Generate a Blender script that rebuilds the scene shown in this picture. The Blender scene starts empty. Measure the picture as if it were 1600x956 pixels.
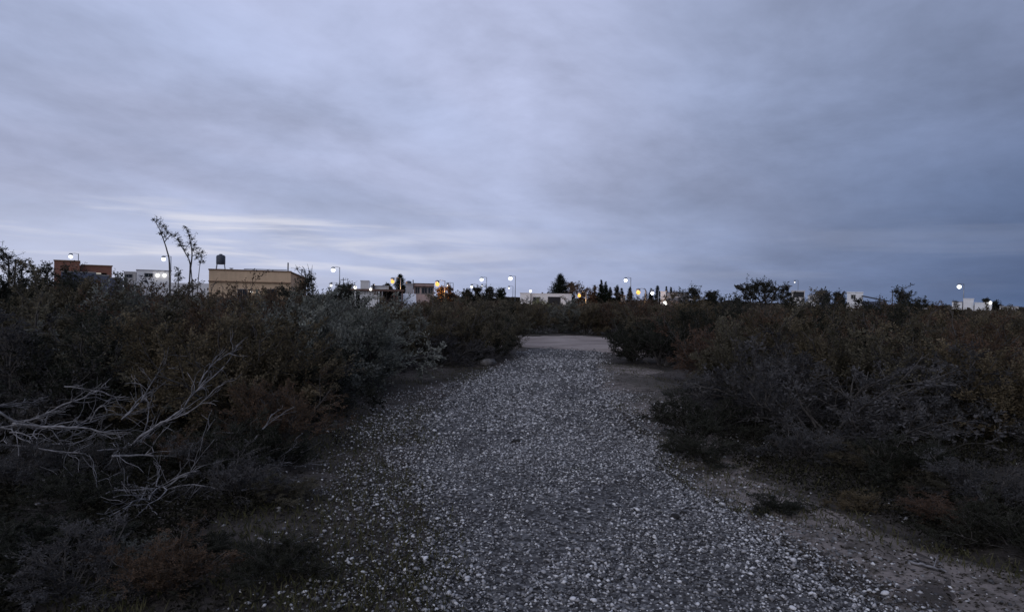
import bpy, math, random
import numpy as np
from mathutils import Matrix, Vector

# ------------------------------------------------------------------ camera
SC = bpy.context.scene
COL = SC.collection
F = 1042.0                      # focal length in pixels of the 1600 px wide photograph
CAM_H = 1.7
PITCH = math.radians(0.66)
ROLL = math.radians(1.0)
fw = np.array([0, math.cos(PITCH), -math.sin(PITCH)])
r0 = np.array([1.0, 0, 0]); u0 = np.array([0, math.sin(PITCH), math.cos(PITCH)])
rt = math.cos(ROLL) * r0 + math.sin(ROLL) * u0
up = -math.sin(ROLL) * r0 + math.cos(ROLL) * u0
cam = bpy.data.cameras.new('camera')
cam.sensor_width = 36.0; cam.lens = 36.0 * F / 1600.0
cam.clip_start = 0.05; cam.clip_end = 9000
camo = bpy.data.objects.new('camera', cam); COL.objects.link(camo)
camo.matrix_world = Matrix(((rt[0], up[0], -fw[0], 0), (rt[1], up[1], -fw[1], 0), (rt[2], up[2], -fw[2], CAM_H), (0, 0, 0, 1)))
SC.camera = camo

# ------------------------------------------------------------------ world, sun, exposure
SUN_EL, SUN_AZ = math.radians(24), math.radians(205)     # soft dusk fill, added behind the camera on the left to lift house fronts
w = bpy.data.worlds.new('World'); SC.world = w; w.use_nodes = True
NT = w.node_tree; NT.nodes.clear()
class NB:
    def __init__(s, nt): s.nt = nt
    def n(s, t, **k):
        x = s.nt.nodes.new(t)
        for a, b in k.items(): setattr(x, a, b)
        return x
    def put(s, sock, v):
        if hasattr(v, 'is_output'): s.nt.links.new(v, sock)
        elif v is not None: sock.default_value = v
    def math(s, op, a, b=None, c=None, clamp=False):
        x = s.n('ShaderNodeMath', operation=op, use_clamp=clamp)
        for i, v in enumerate((a, b, c)): s.put(x.inputs[i], v)
        return x.outputs[0]
    def smooth(s, v, a, b, c=0.0, d=1.0):
        x = s.n('ShaderNodeMapRange', interpolation_type='SMOOTHSTEP')
        for i, q in enumerate((v, a, b, c, d)): s.put(x.inputs[i], q)
        return x.outputs[0]
    def mix(s, f, a, b, blend='MIX'):
        x = s.n('ShaderNodeMix', data_type='RGBA', blend_type=blend)
        s.put(x.inputs[0], f)
        s.put(x.inputs[6], a if hasattr(a, 'is_output') else (*a, 1)); s.put(x.inputs[7], b if hasattr(b, 'is_output') else (*b, 1))
        return x.outputs[2]
    def noise(s, vec, scale, detail=3, rough=0.5, dist=0.0):
        x = s.n('ShaderNodeTexNoise')
        if vec is not None: s.put(x.inputs['Vector'], vec)
        x.inputs['Scale'].default_value = scale; x.inputs['Detail'].default_value = detail
        x.inputs['Roughness'].default_value = rough; x.inputs['Distortion'].default_value = dist
        return x.outputs[0]
    def comb(s, a, b, c=0.0):
        x = s.n('ShaderNodeCombineXYZ')
        for i, v in enumerate((a, b, c)): s.put(x.inputs[i], v)
        return x.outputs[0]
b = NB(NT)
sky = b.n('ShaderNodeTexSky', sky_type='NISHITA'); sky.sun_disc = False
sky.sun_elevation = math.radians(1.0); sky.sun_rotation = SUN_AZ
tc = b.n('ShaderNodeTexCoord'); sp = b.n('ShaderNodeSeparateXYZ'); NT.links.new(tc.outputs['Generated'], sp.inputs[0])
X, Y, Z = sp.outputs
zc = b.math('MAXIMUM', Z, 0.0)
den = b.math('ADD', zc, 0.20)
px, py = b.math('DIVIDE', X, den), b.math('DIVIDE', Y, den)
side = b.smooth(X, -0.10, 0.72)                         # evening dark gathering on the right
low = b.smooth(Z, 0.0, 0.50, 1.0, 0.42)
dark = b.math('MULTIPLY', side, low)
col = b.mix(dark, (0.425, 0.490, 0.708), (0.082, 0.134, 0.265))
# broad soft cloud relief, stretched along one drift direction
dx = b.math('ADD', b.math('MULTIPLY', px, 0.80), b.math('MULTIPLY', py, -0.55))
dy = b.math('ADD', b.math('MULTIPLY', px, 0.55), b.math('MULTIPLY', py, 0.80))
v1 = b.comb(b.math('MULTIPLY', dx, 1.0), b.math('MULTIPLY', dy, 0.42))
n1 = b.noise(v1, 0.55, 5, 0.52, 0.2)
n2 = b.noise(b.comb(dx, b.math('MULTIPLY', dy, 0.8), 3.7), 1.7, 7, 0.60, 0.15)
rel = b.math('ADD', b.math('MULTIPLY', n1, 0.42), b.math('MULTIPLY', n2, 0.58))
rel = b.math('ADD', b.math('MULTIPLY', b.math('SUBTRACT', rel, 0.51), b.smooth(Z, 0.02, 0.28, 0.55, 1.0)), 0.51)
thin = b.math('MULTIPLY', b.smooth(b.math('ADD', b.math('MULTIPLY', b.math('ABSOLUTE', X), 1.3), b.math('ABSOLUTE', b.math('SUBTRACT', Z, 0.34))), 0.0, 0.30, 1.0, 0.0), b.smooth(Y, 0.0, 0.5))   # thinner cloud high in the middle
gain = b.math('ADD', b.smooth(rel, 0.30, 0.72, 0.70, 1.30), b.math('MULTIPLY', thin, b.math('MULTIPLY', n2, 0.36)))
g3 = b.comb(gain, gain, gain)
col = b.mix(1.0, col, g3, 'MULTIPLY')
# a faint mauve in the thicker cloud
thick = b.smooth(b.noise(v1, 0.9, 3, 0.5), 0.42, 0.68, 0.0, 0.42)
col = b.mix(thick, col, b.mix(1.0, col, (1.03, 0.93, 0.88), 'MULTIPLY'))
col = b.mix(b.math('MULTIPLY', b.math('MULTIPLY', b.smooth(Z, 0.02, 0.17, 1.0, 0.0), b.smooth(X, -0.55, 0.10, 1.0, 0.0)), 0.42), col, (0.66, 0.68, 0.80))   # afterglow along the left horizon
# gaps of brighter sky low in the left
vb = b.comb(b.math('MULTIPLY', X, 2.4), b.math('MULTIPLY', Z, 26.0), 1.3)
nb_ = b.smooth(b.noise(vb, 1.35, 5, 0.55, 0.35), 0.44, 0.66)
band = b.math('MULTIPLY', b.smooth(Z, 0.010, 0.045), b.smooth(Z, 0.085, 0.145, 1.0, 0.0))
lft = b.smooth(X, -0.42, 0.16, 1.0, 0.0)
lft = b.math('MAXIMUM', lft, 0.06)
gap = b.math('MULTIPLY', b.math('MULTIPLY', nb_, band), lft)
col = b.mix(b.math('MULTIPLY', gap, 0.85), col, (0.82, 0.82, 0.90))
nish = b.mix(1.0, sky.outputs[0], (0.05, 0.05, 0.05), 'MULTIPLY')
col = b.mix(0.06, col, nish)
bg = b.n('ShaderNodeBackground'); NT.links.new(col, bg.inputs[0]); bg.inputs[1].default_value = 1.0
wo = b.n('ShaderNodeOutputWorld'); NT.links.new(bg.outputs[0], wo.inputs[0])
w.cycles.sampling_method = 'MANUAL'; w.cycles.sample_map_resolution = 512

sun = bpy.data.lights.new('dusk_fill', 'SUN'); sun.energy = 0.72; sun.angle = math.radians(70); sun.color = (1.0, 0.95, 0.92)  # broad fill lamp added to brighten the fronts facing the camera
suno = bpy.data.objects.new('dusk_fill', sun); COL.objects.link(suno)
sd = Vector((math.sin(SUN_AZ) * math.cos(SUN_EL), math.cos(SUN_AZ) * math.cos(SUN_EL), math.sin(SUN_EL)))
suno.rotation_euler = sd.to_track_quat('Z', 'Y').to_euler()
SC.view_settings.view_transform = 'Standard'; SC.view_settings.look = 'None'
SC.view_settings.exposure = 0.0; SC.view_settings.gamma = 1.0; SC.view_settings.use_curve_mapping = False
SC.render.engine = 'CYCLES'
SC.cycles.use_denoising = True
SC.cycles.max_bounces = 6; SC.cycles.diffuse_bounces = 3; SC.cycles.transmission_bounces = 4; SC.cycles.transparent_max_bounces = 6
SC.cycles.sample_clamp_indirect = 3.0

# ------------------------------------------------------------------ geometry helpers
def ray(x, y): return fw + rt * (x - 800) / F + up * (478 - y) / F
def pt(x, y, d):
    r = ray(x, y); k = d / r[1]; return np.array([r[0] * k, d, CAM_H + r[2] * k])
def ground_at(x, y):
    r = ray(x, y); k = -CAM_H / r[2]; return (r[0] * k, r[1] * k)
def hor(x): return 466 + (x - 800) * 0.0175
def gx(x, d):                                   # world X of photo column x at the horizon, distance d
    return float(pt(x, hor(x), d)[0])
def hz(x, y, d): return float(pt(x, y, d)[2])   # height of photo point (x, y) at distance d
def hgt(x, y):                                  # gentle terrain
    x = np.asarray(x, float); y = np.asarray(y, float)
    return (0.022 * np.sin(0.9 * x + 0.35 * y + 1.0) + 0.018 * np.sin(-0.55 * x + 0.8 * y + 2.1)
            + 0.012 * np.sin(1.9 * x + 1.1 * y) + 0.02 * np.sin(0.21 * x - 0.17 * y)) * np.clip((70 - np.hypot(x, y)) / 40, 0, 1)

def mesh_np(name, verts, faces, mat=None, tone=None, smooth=False):
    """faces: int array (m, k), every face with k corners"""
    me = bpy.data.meshes.new(name)
    verts = np.asarray(verts, np.float32).reshape(-1, 3); faces = np.asarray(faces, np.int32)
    m, k = faces.shape
    me.vertices.add(len(verts)); me.vertices.foreach_set('co', verts.ravel())
    me.loops.add(m * k); me.loops.foreach_set('vertex_index', faces.ravel())
    me.polygons.add(m); me.polygons.foreach_set('loop_start', np.arange(m, dtype=np.int32) * k)
    if smooth: me.polygons.foreach_set('use_smooth', np.ones(m, bool))
    if tone is not None:
        a = me.attributes.new('tone', 'FLOAT', 'FACE'); a.data.foreach_set('value', np.asarray(tone, np.float32))
    me.update(calc_edges=True)
    if mat: me.materials.append(mat)
    return me

class MB:
    def __init__(s): s.v, s.f = [], []
    def add(s, vs, fs):
        o = len(s.v); s.v += [tuple(map(float, p)) for p in vs]; s.f += [tuple(i + o for i in f) for f in fs]; return s
    def box(s, x0, x1, y0, y1, z0, z1):
        return s.add([(x0, y0, z0), (x1, y0, z0), (x1, y1, z0), (x0, y1, z0), (x0, y0, z1), (x1, y0, z1), (x1, y1, z1), (x0, y1, z1)],
                     [(0, 3, 2, 1), (4, 5, 6, 7), (0, 1, 5, 4), (1, 2, 6, 5), (2, 3, 7, 6), (3, 0, 4, 7)])
    def hexa(s, p): # 8 points, bottom ring then top ring
        return s.add(p, [(0, 3, 2, 1), (4, 5, 6, 7), (0, 1, 5, 4), (1, 2, 6, 5), (2, 3, 7, 6), (3, 0, 4, 7)])
    def tube(s, pts, rad, n=6, caps=True):
        pts = [Vector(p) for p in pts]; rings = []
        for i, p in enumerate(pts):
            t = (pts[min(i + 1, len(pts) - 1)] - pts[max(i - 1, 0)]).normalized()
            a = t.cross(Vector((0.31, 0.95, 0.05)) if abs(t.z) > 0.8 else Vector((0, 0, 1))).normalized(); c = t.cross(a)
            r = rad[i] if hasattr(rad, '__len__') else rad
            rings.append([p + (a * math.cos(2 * math.pi * k / n) + c * math.sin(2 * math.pi * k / n)) * r for k in range(n)])
        vs = [q for ring in rings for q in ring]; fs = []
        for i in range(len(pts) - 1):
            for k in range(n): fs.append((i * n + k, i * n + (k + 1) % n, (i + 1) * n + (k + 1) % n, (i + 1) * n + k))
        if caps: fs += [tuple(range(n))[::-1], tuple((len(pts) - 1) * n + k for k in range(n))]
        return s.add(vs, fs)
    def lathe(s, prof, n=14, c=(0, 0, 0)):   # prof: (r, z)
        vs = [(c[0] + r * math.cos(2 * math.pi * k / n), c[1] + r * math.sin(2 * math.pi * k / n), c[2] + z) for r, z in prof for k in range(n)]
        fs = [(i * n + k, i * n + (k + 1) % n, (i + 1) * n + (k + 1) % n, (i + 1) * n + k) for i in range(len(prof) - 1) for k in range(n)]
        fs += [tuple(range(n))[::-1], tuple((len(prof) - 1) * n + k for k in range(n))]
        return s.add(vs, fs)
    def build(s, name, mat, parent=None, smooth=False):
        me = bpy.data.meshes.new(name); me.from_pydata(s.v, [], s.f); me.update()
        if smooth: me.polygons.foreach_set('use_smooth', [True] * len(me.polygons))
        if mat: me.materials.append(mat)
        return link(name, me, parent)
def link(name, me, parent=None):
    o = bpy.data.objects.new(name, me); COL.objects.link(o)
    if parent is not None: o.parent = parent
    return o
def tag(o, label=None, cat=None, group=None, kind=None):
    for k, v in (('label', label), ('category', cat), ('group', group), ('kind', kind)):
        if v: o[k] = v
    return o
def thing(name, loc, label, cat, group=None, rz=0.0, sc=None):
    o = bpy.data.objects.new(name, None); COL.objects.link(o); o.location = [float(q) for q in loc]; o.rotation_euler = (0, 0, rz)
    if sc: o.scale = sc
    o.empty_display_size = 0.3
    return tag(o, label, cat, group)

# ------------------------------------------------------------------ materials
def mat_new(name):
    m = bpy.data.materials.new(name); m.use_nodes = True; nt = m.node_tree; nt.nodes.clear()
    return m, NB(nt)
def finish(m, q, shader):
    o = q.n('ShaderNodeOutputMaterial'); q.nt.links.new(shader, o.inputs[0]); return m
def obj_vec(q, which='Object'):
    return q.n('ShaderNodeTexCoord').outputs[which]
def geo_pos(q): return q.n('ShaderNodeNewGeometry').outputs['Position']
def bump(q, h, strength, dist):
    x = q.n('ShaderNodeBump'); q.put(x.inputs['Height'], h); x.inputs['Strength'].default_value = strength; x.inputs['Distance'].default_value = dist
    return x.outputs[0]
def principled(q, colr, rough=0.8, metal=0.0, normal=None, spec=0.3):
    p = q.n('ShaderNodeBsdfPrincipled'); q.put(p.inputs['Base Color'], colr if hasattr(colr, 'is_output') else (*colr, 1))
    q.put(p.inputs['Roughness'], rough); p.inputs['Metallic'].default_value = metal; p.inputs['Specular IOR Level'].default_value = spec
    if normal is not None: q.nt.links.new(normal, p.inputs['Normal'])
    return p.outputs[0]
def plaster(name, c, var=0.25, rough=0.85, scale=1.2):
    m, q = mat_new(name); v = obj_vec(q)
    n = q.noise(v, scale, 5, 0.6); st = q.noise(q.n('ShaderNodeMapping').outputs[0], 1, 1)
    mp = q.n('ShaderNodeMapping'); q.nt.links.new(v, mp.inputs[0]); mp.inputs['Scale'].default_value = (3.0, 3.0, 0.35)
    s = q.noise(mp.outputs[0], 1.5, 4, 0.6)
    f = q.math('ADD', q.math('MULTIPLY', n, 0.6), q.math('MULTIPLY', s, 0.4))
    k = q.smooth(f, 0.3, 0.7)
    colr = q.mix(k, tuple(x * (1 - var) for x in c), tuple(min(0.9, x * (1 + var * 0.4)) for x in c))
    return finish(m, q, principled(q, colr, rough, normal=bump(q, q.noise(v, 25, 4), 0.3, 0.01)))
def plain(name, c, rough=0.6, metal=0.0):
    m, q = mat_new(name); n = q.noise(obj_vec(q), 6, 4)
    return finish(m, q, principled(q, q.mix(n, tuple(x * 0.8 for x in c), tuple(min(x * 1.15, 0.95) for x in c)), rough, metal))
def emit(name, c, s):
    m, q = mat_new(name); e = q.n('ShaderNodeEmission'); e.inputs[0].default_value = (*c, 1); e.inputs[1].default_value = s
    return finish(m, q, e.outputs[0])
def leaf_mat(name, c0, c1, hue=(1, 1, 1), trans=0.25):
    m, q = mat_new(name)
    at = q.n('ShaderNodeAttribute', attribute_name='tone').outputs['Fac']
    oi = q.n('ShaderNodeObjectInfo').outputs['Random']
    c = q.mix(at, c0, c1)
    c = q.mix(q.math('MULTIPLY', oi, 0.55), c, q.mix(1.0, c, hue, 'MULTIPLY'))
    d = q.n('ShaderNodeBsdfDiffuse'); q.nt.links.new(c, d.inputs[0])
    t = q.n('ShaderNodeBsdfTranslucent'); q.nt.links.new(c, t.inputs[0])
    mx = q.n('ShaderNodeMixShader'); mx.inputs[0].default_value = trans
    q.nt.links.new(d.outputs[0], mx.inputs[1]); q.nt.links.new(t.outputs[0], mx.inputs[2])
    return finish(m, q, mx.outputs[0])
def bark_mat(name, c0, c1):
    m, q = mat_new(name); v = obj_vec(q)
    n = q.noise(v, 14, 4, 0.6)
    return finish(m, q, principled(q, q.mix(q.smooth(n, 0.3, 0.7), c0, c1), 0.85, normal=bump(q, n, 0.4, 0.01)))

M = {}
M['olive'] = leaf_mat('olive_leaves', (0.022, 0.020, 0.013), (0.185, 0.165, 0.116), (1.30, 1.0, 0.72))
M['sage'] = leaf_mat('grey_green_leaves', (0.055, 0.057, 0.047), (0.300, 0.302, 0.262), (0.80, 0.82, 0.76))
M['russet'] = leaf_mat('russet_leaves', (0.030, 0.020, 0.014), (0.195, 0.122, 0.086), (0.9, 1.05, 0.9))
M['dark'] = leaf_mat('dark_leaves', (0.016, 0.018, 0.013), (0.052, 0.054, 0.042), (1.1, 1.0, 0.9))
M['smoke'] = leaf_mat('smoke_grey_leaves', (0.015, 0.0145, 0.015), (0.135, 0.128, 0.125), (0.9, 0.95, 0.95))
M['needle'] = leaf_mat('conifer_needles', (0.010, 0.014, 0.010), (0.030, 0.038, 0.024))
M['gum'] = leaf_mat('gum_leaves', (0.026, 0.028, 0.024), (0.080, 0.083, 0.068))
M['yucca'] = leaf_mat('yucca_leaves', (0.16, 0.16, 0.08), (0.38, 0.36, 0.20))
M['grass'] = leaf_mat('grass_blades', (0.040, 0.042, 0.020), (0.125, 0.115, 0.060))
M['litter'] = leaf_mat('litter_bits', (0.020, 0.018, 0.014), (0.095, 0.083, 0.068), trans=0.05)
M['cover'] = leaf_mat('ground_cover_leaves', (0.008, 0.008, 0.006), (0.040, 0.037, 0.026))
M['bark'] = bark_mat('shrub_bark', (0.040, 0.035, 0.030), (0.105, 0.094, 0.084))
M['bark_dark'] = bark_mat('tree_bark', (0.030, 0.026, 0.022), (0.085, 0.075, 0.065))
M['bark_pale'] = bark_mat('pale_bark', (0.18, 0.165, 0.15), (0.36, 0.34, 0.32))
M['dead'] = bark_mat('weathered_dead_wood', (0.065, 0.062, 0.063), (0.25, 0.24, 0.242))
M['tan'] = plaster('tan_plaster', (0.63, 0.455, 0.295), 0.14)
M['tan_dark'] = plaster('tan_coping', (0.25, 0.16, 0.10), 0.2)
M['white'] = plaster('white_plaster', (0.80, 0.79, 0.78), 0.10)
M['offwhite'] = plaster('offwhite_plaster', (0.62, 0.60, 0.58), 0.15)
M['pinkish'] = plaster('pinkish_plaster', (0.50, 0.37, 0.33), 0.2)
M['greywall'] = plaster('grey_blue_render', (0.115, 0.13, 0.18), 0.25)
M['grey'] = plaster('grey_render', (0.36, 0.35, 0.36), 0.2)
M['concrete'] = plaster('concrete', (0.30, 0.29, 0.28), 0.25)
M['roofdark'] = plain('dark_roof_sheet', (0.075, 0.085, 0.11), 0.5)
M['roofbrown'] = plain('brown_roof_edge', (0.12, 0.070, 0.055), 0.7)
M['roofpale'] = plain('pale_roof_sheet', (0.55, 0.57, 0.62), 0.4)
M['shade_int'] = plain('shaded_interior', (0.025, 0.025, 0.028), 0.8)  # near-black colour standing in for shade inside openings and recesses
M['glass'] = plain('dark_window_glass', (0.02, 0.024, 0.03), 0.12)
M['frame'] = plain('window_frame', (0.20, 0.19, 0.18), 0.5)
M['steel'] = plain('galvanised_steel', (0.22, 0.23, 0.25), 0.45, 0.6)
M['blacksteel'] = plain('dark_steel', (0.04, 0.04, 0.045), 0.5, 0.3)
M['postwhite'] = plain('white_post_paint', (0.78, 0.77, 0.75), 0.5)
M['tank'] = plain('grey_plastic_tank', (0.055, 0.062, 0.078), 0.5)
M['carwhite'] = plain('white_car_paint', (0.75, 0.76, 0.78), 0.25)
M['rubber'] = plain('rubber', (0.02, 0.02, 0.02), 0.8)
M['lamp_white'] = emit('lamp_glow_white', (0.93, 0.97, 1.0), 5.0)
M['lamp_small'] = emit('lamp_glow_small', (1.0, 0.97, 0.92), 2.2)
M['lamp_orange'] = emit('lamp_glow_orange', (1.0, 0.50, 0.115), 1.75)
M['window_lit'] = emit('window_glow', (1.0, 0.95, 0.86), 1.1)

def brick_mat():
    m, q = mat_new('red_brick'); v = obj_vec(q)
    mp = q.n('ShaderNodeMapping'); q.nt.links.new(v, mp.inputs[0]); mp.inputs['Rotation'].default_value = (math.pi / 2, 0, 0)
    br = q.n('ShaderNodeTexBrick'); q.nt.links.new(mp.outputs[0], br.inputs['Vector'])
    br.inputs['Color1'].default_value = (0.33, 0.115, 0.062, 1); br.inputs['Color2'].default_value = (0.24, 0.082, 0.048, 1)
    br.inputs['Mortar'].default_value = (0.25, 0.20, 0.17, 1); br.inputs['Scale'].default_value = 1.0
    br.inputs['Brick Width'].default_value = 0.25; br.inputs['Row Height'].default_value = 0.085; br.inputs['Mortar Size'].default_value = 0.010
    c = q.mix(q.smooth(q.noise(v, 1.5, 4), 0.3, 0.7, 0, 0.35), br.outputs[0], (0.15, 0.08, 0.06))
    return finish(m, q, principled(q, c, 0.85, normal=bump(q, br.outputs['Fac'], -0.5, 0.01)))
M['brick'] = brick_mat()

def soil_mat(name='dry_soil', k=1.0):
    m, q = mat_new(name); v = geo_pos(q)
    a = q.smooth(q.noise(v, 0.55, 5, 0.6), 0.35, 0.65); f = q.noise(v, 7, 6, 0.65); g = q.noise(v, 60, 4, 0.7)
    c = q.mix(a, (0.036 * k, 0.031 * k, 0.026 * k), (0.105 * k, 0.089 * k, 0.079 * k))
    c = q.mix(q.smooth(f, 0.42, 0.66, 0, 0.7), c, (0.040, 0.036, 0.028))
    c = q.mix(q.smooth(g, 0.55, 0.75, 0, 0.5), c, (0.19, 0.17, 0.155))
    h = q.math('ADD', q.math('MULTIPLY', f, 0.7), q.math('MULTIPLY', g, 0.3))
    return finish(m, q, principled(q, c, 0.95, normal=bump(q, h, 0.9, 0.05), spec=0.1))
def bed_mat():
    m, q = mat_new('gravel_bed'); v = geo_pos(q)
    vo = q.n('ShaderNodeTexVoronoi'); q.nt.links.new(v, vo.inputs['Vector']); vo.inputs['Scale'].default_value = 34
    sp_ = q.n('ShaderNodeSeparateColor'); q.nt.links.new(vo.outputs['Color'], sp_.inputs[0])
    a = q.noise(v, 0.9, 4, 0.6)
    c = q.mix(q.smooth(sp_.outputs[0], 0.1, 0.95), (0.026, 0.024, 0.023), (0.140, 0.135, 0.131))
    c = q.mix(q.smooth(a, 0.46, 0.70, 0, 0.75), c, (0.045, 0.040, 0.037))
    return finish(m, q, principled(q, c, 0.9, normal=bump(q, vo.outputs['Distance'], -0.9, 0.02), spec=0.15))
def sand_mat():
    m, q = mat_new('pale_sand'); v = geo_pos(q)
    mp = q.n('ShaderNodeMapping'); q.nt.links.new(v, mp.inputs[0]); mp.inputs['Scale'].default_value = (0.45, 1.3, 1)
    n = q.noise(mp.outputs[0], 0.9, 5, 0.6); g = q.noise(v, 18, 5, 0.65)
    c = q.mix(q.smooth(n, 0.3, 0.7), (0.19, 0.155, 0.136), (0.38, 0.325, 0.292))
    c = q.mix(q.smooth(g, 0.5, 0.75, 0, 0.4), c, (0.12, 0.10, 0.09))
    return finish(m, q, principled(q, c, 0.95, normal=bump(q, g, 0.6, 0.03), spec=0.1))
def stone_mat(name, use_attr):
    m, q = mat_new(name)
    s = q.n('ShaderNodeAttribute', attribute_name='tone').outputs['Fac'] if use_attr else q.n('ShaderNodeObjectInfo').outputs['Random']
    r = q.n('ShaderNodeValToRGB'); q.nt.links.new(s, r.inputs[0]); e = r.color_ramp.elements
    e[0].position = 0; e[0].color = (0.038, 0.037, 0.038, 1); e[1].position = 1; e[1].color = (0.74, 0.73, 0.71, 1)
    for p, c in ((0.30, (0.12, 0.117, 0.116)), (0.62, (0.25, 0.244, 0.241)), (0.83, (0.42, 0.41, 0.405)), (0.94, (0.68, 0.67, 0.655))):
        x = r.color_ramp.elements.new(p); x.color = (*c, 1)
    n = q.noise(geo_pos(q), 90, 3)
    c = q.mix(1.0, r.outputs[0], q.mix(n, (0.75, 0.74, 0.73), (1.1, 1.09, 1.08)), 'MULTIPLY')
    return finish(m, q, principled(q, c, 0.6, spec=0.35))
M['soil'] = soil_mat(); M['bed'] = bed_mat(); M['sand'] = sand_mat(); M['stone'] = stone_mat('gravel_stones', True); M['stone_o'] = stone_mat('single_stone', False)

# ------------------------------------------------------------------ ground, track, path
rng = np.random.default_rng(7); random.seed(7)
def axis_coords(lim_in, step, lim_out):
    a = [0.0]
    while a[-1] < lim_out:
        a.append(a[-1] + (step if a[-1] < lim_in else max(step, (a[-1] - lim_in) * 0.22 + step)))
    return np.array(a)
ax = axis_coords(22, 0.36, 3200); xs = np.concatenate([-ax[:0:-1], ax])
ay = axis_coords(42, 0.36, 3200); ys = np.concatenate([-ax[:0:-1] * 1.0, ay])
GX, GY = np.meshgrid(xs, ys)
near = np.clip((45 - np.hypot(GX, GY)) / 15, 0, 1)
GZ = hgt(GX, GY) + rng.normal(0, 0.010, GX.shape) * near
nx, ny = len(xs), len(ys)
idx = np.arange(nx * ny).reshape(ny, nx)
fc = np.stack([idx[:-1, :-1], idx[:-1, 1:], idx[1:, 1:], idx[1:, :-1]], -1).reshape(-1, 4)
tag(link('ground', mesh_np('ground', np.stack([GX, GY, GZ], -1), fc, M['soil'], smooth=True)), kind='structure')

def strip(name, left, right, mat, nu=40, lift=0.02, seg=0.3, edge_noise=0.2):
    """a sheet between two ground polylines (world XY), its rims dipping under the soil"""
    left, right = np.array(left, float), np.array(right, float)
    def resample(p, n):
        s = np.concatenate([[0], np.cumsum(np.linalg.norm(np.diff(p, axis=0), axis=1))]); t = np.linspace(0, s[-1], n)
        q = np.stack([np.interp(t, s, p[:, i]) for i in (0, 1)], 1)
        k = np.ones(9) / 9
        qq = np.stack([np.convolve(np.pad(q[:, i], 4, mode='edge'), k, 'valid') for i in (0, 1)], 1); return qq
    n = int(np.linalg.norm(left[0] - left[-1]) / seg) + 8
    L, R = resample(left, n), resample(right, n)
    jl = np.convolve(rng.normal(0, 1, n + 4), np.ones(5) / 5, 'valid')[:, None] * edge_noise; jr = np.convolve(rng.normal(0, 1, n + 4), np.ones(5) / 5, 'valid')[:, None] * edge_noise
    D = (R - L) / np.linalg.norm(R - L, axis=1)[:, None]
    L = L + D * jl; R = R + D * jr
    u = np.linspace(0, 1, nu)
    P = L[:, None, :] * (1 - u)[None, :, None] + R[:, None, :] * u[None, :, None]
    z = hgt(P[..., 0], P[..., 1]) + lift * (1 - (2 * u - 1) ** 6)[None, :] - 0.03 * ((2 * u - 1) ** 14)[None, :] + rng.normal(0, 0.004, P.shape[:2])
    V = np.concatenate([P, z[..., None]], -1); idx = np.arange(n * nu).reshape(n, nu)
    f = np.stack([idx[:-1, :-1], idx[:-1, 1:], idx[1:, 1:], idx[1:, :-1]], -1).reshape(-1, 4)
    o = link(name, mesh_np(name, V, f, mat, smooth=True)); tag(o, kind='structure'); return o, L, R
tl = [(-30, 25.2), (-16, 23.6), (-6, 22.3), (2, 21.4), (7, 21.6), (16, 23.5), (30, 26)]
tr = [(-30, 33.0), (-16, 31.8), (-6, 30.9), (2, 30.2), (7, 30.2), (16, 32), (30, 34.5)]
strip('sandy_track', tl, tr, M['sand'], nu=40, lift=0.025, seg=0.35, edge_noise=1.0)
LP = [(640, 1250), (660, 1050), (668, 940), (655, 860), (645, 760), (642, 690), (655, 645), (695, 612), (748, 588), (792, 567), (812, 550), (820, 545)]
RP = [(2200, 1250), (1560, 1050), (1400, 940), (1290, 880), (1180, 800), (1085, 740), (1018, 690), (966, 640), (942, 600), (930, 568), (944, 547)]
path, PL, PR = strip('gravel_path', [ground_at(*p) for p in LP], [ground_at(*p) for p in RP], M['bed'], nu=44, lift=0.03, seg=0.25, edge_noise=0.22)

M['dirt'] = soil_mat('bare_dirt', 2.6)
strip('dirt_verge', [ground_at(*p) for p in [(1420, 1000), (1380, 940), (1270, 880), (1160, 800), (1065, 740), (1005, 690), (950, 640), (930, 600), (918, 566)]],
      [ground_at(*p) for p in [(1950, 1000), (1740, 940), (1560, 875), (1340, 800), (1185, 738), (1120, 690), (1095, 645), (1065, 608), (1010, 572)]], M['dirt'], nu=24, lift=0.012, seg=0.25, edge_noise=0.35)

def cube_sphere():
    import itertools
    v, f, key = [], [], {}
    def vid(p):
        p = tuple(round(c, 4) for c in p)
        if p not in key:
            key[p] = len(v); v.append(np.array(p) / np.linalg.norm(p))
        return key[p]
    for axn in range(3):
        for s in (-1, 1):
            for i in (-1, 0):
                for j in (-1, 0):
                    q = []
                    for a, c in ((i, j), (i + 1, j), (i + 1, j + 1), (i, j + 1)):
                        p = [0, 0, 0]; p[axn] = s; p[(axn + 1) % 3] = a; p[(axn + 2) % 3] = c; q.append(vid(p))
                    f.append(q if s > 0 else q[::-1])
    return np.array(v), np.array(f)
CS_V, CS_F = cube_sphere()
PHI = (1 + 5 ** .5) / 2
ICO_V = np.array([(-1, PHI, 0), (1, PHI, 0), (-1, -PHI, 0), (1, -PHI, 0), (0, -1, PHI), (0, 1, PHI), (0, -1, -PHI), (0, 1, -PHI), (PHI, 0, -1), (PHI, 0, 1), (-PHI, 0, -1), (-PHI, 0, 1)]) / 1.902
ICO_F = np.array([(0, 11, 5), (0, 5, 1), (0, 1, 7), (0, 7, 10), (0, 10, 11), (1, 5, 9), (5, 11, 4), (11, 10, 2), (10, 7, 6), (7, 1, 8), (3, 9, 4), (3, 4, 2), (3, 2, 6), (3, 6, 8), (3, 8, 9), (4, 9, 5), (2, 4, 11), (6, 2, 10), (8, 6, 7), (9, 8, 1)])
OCT_V = np.array([(1, 0, 0), (-1, 0, 0), (0, 1, 0), (0, -1, 0), (0, 0, 1), (0, 0, -1)], float)
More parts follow.
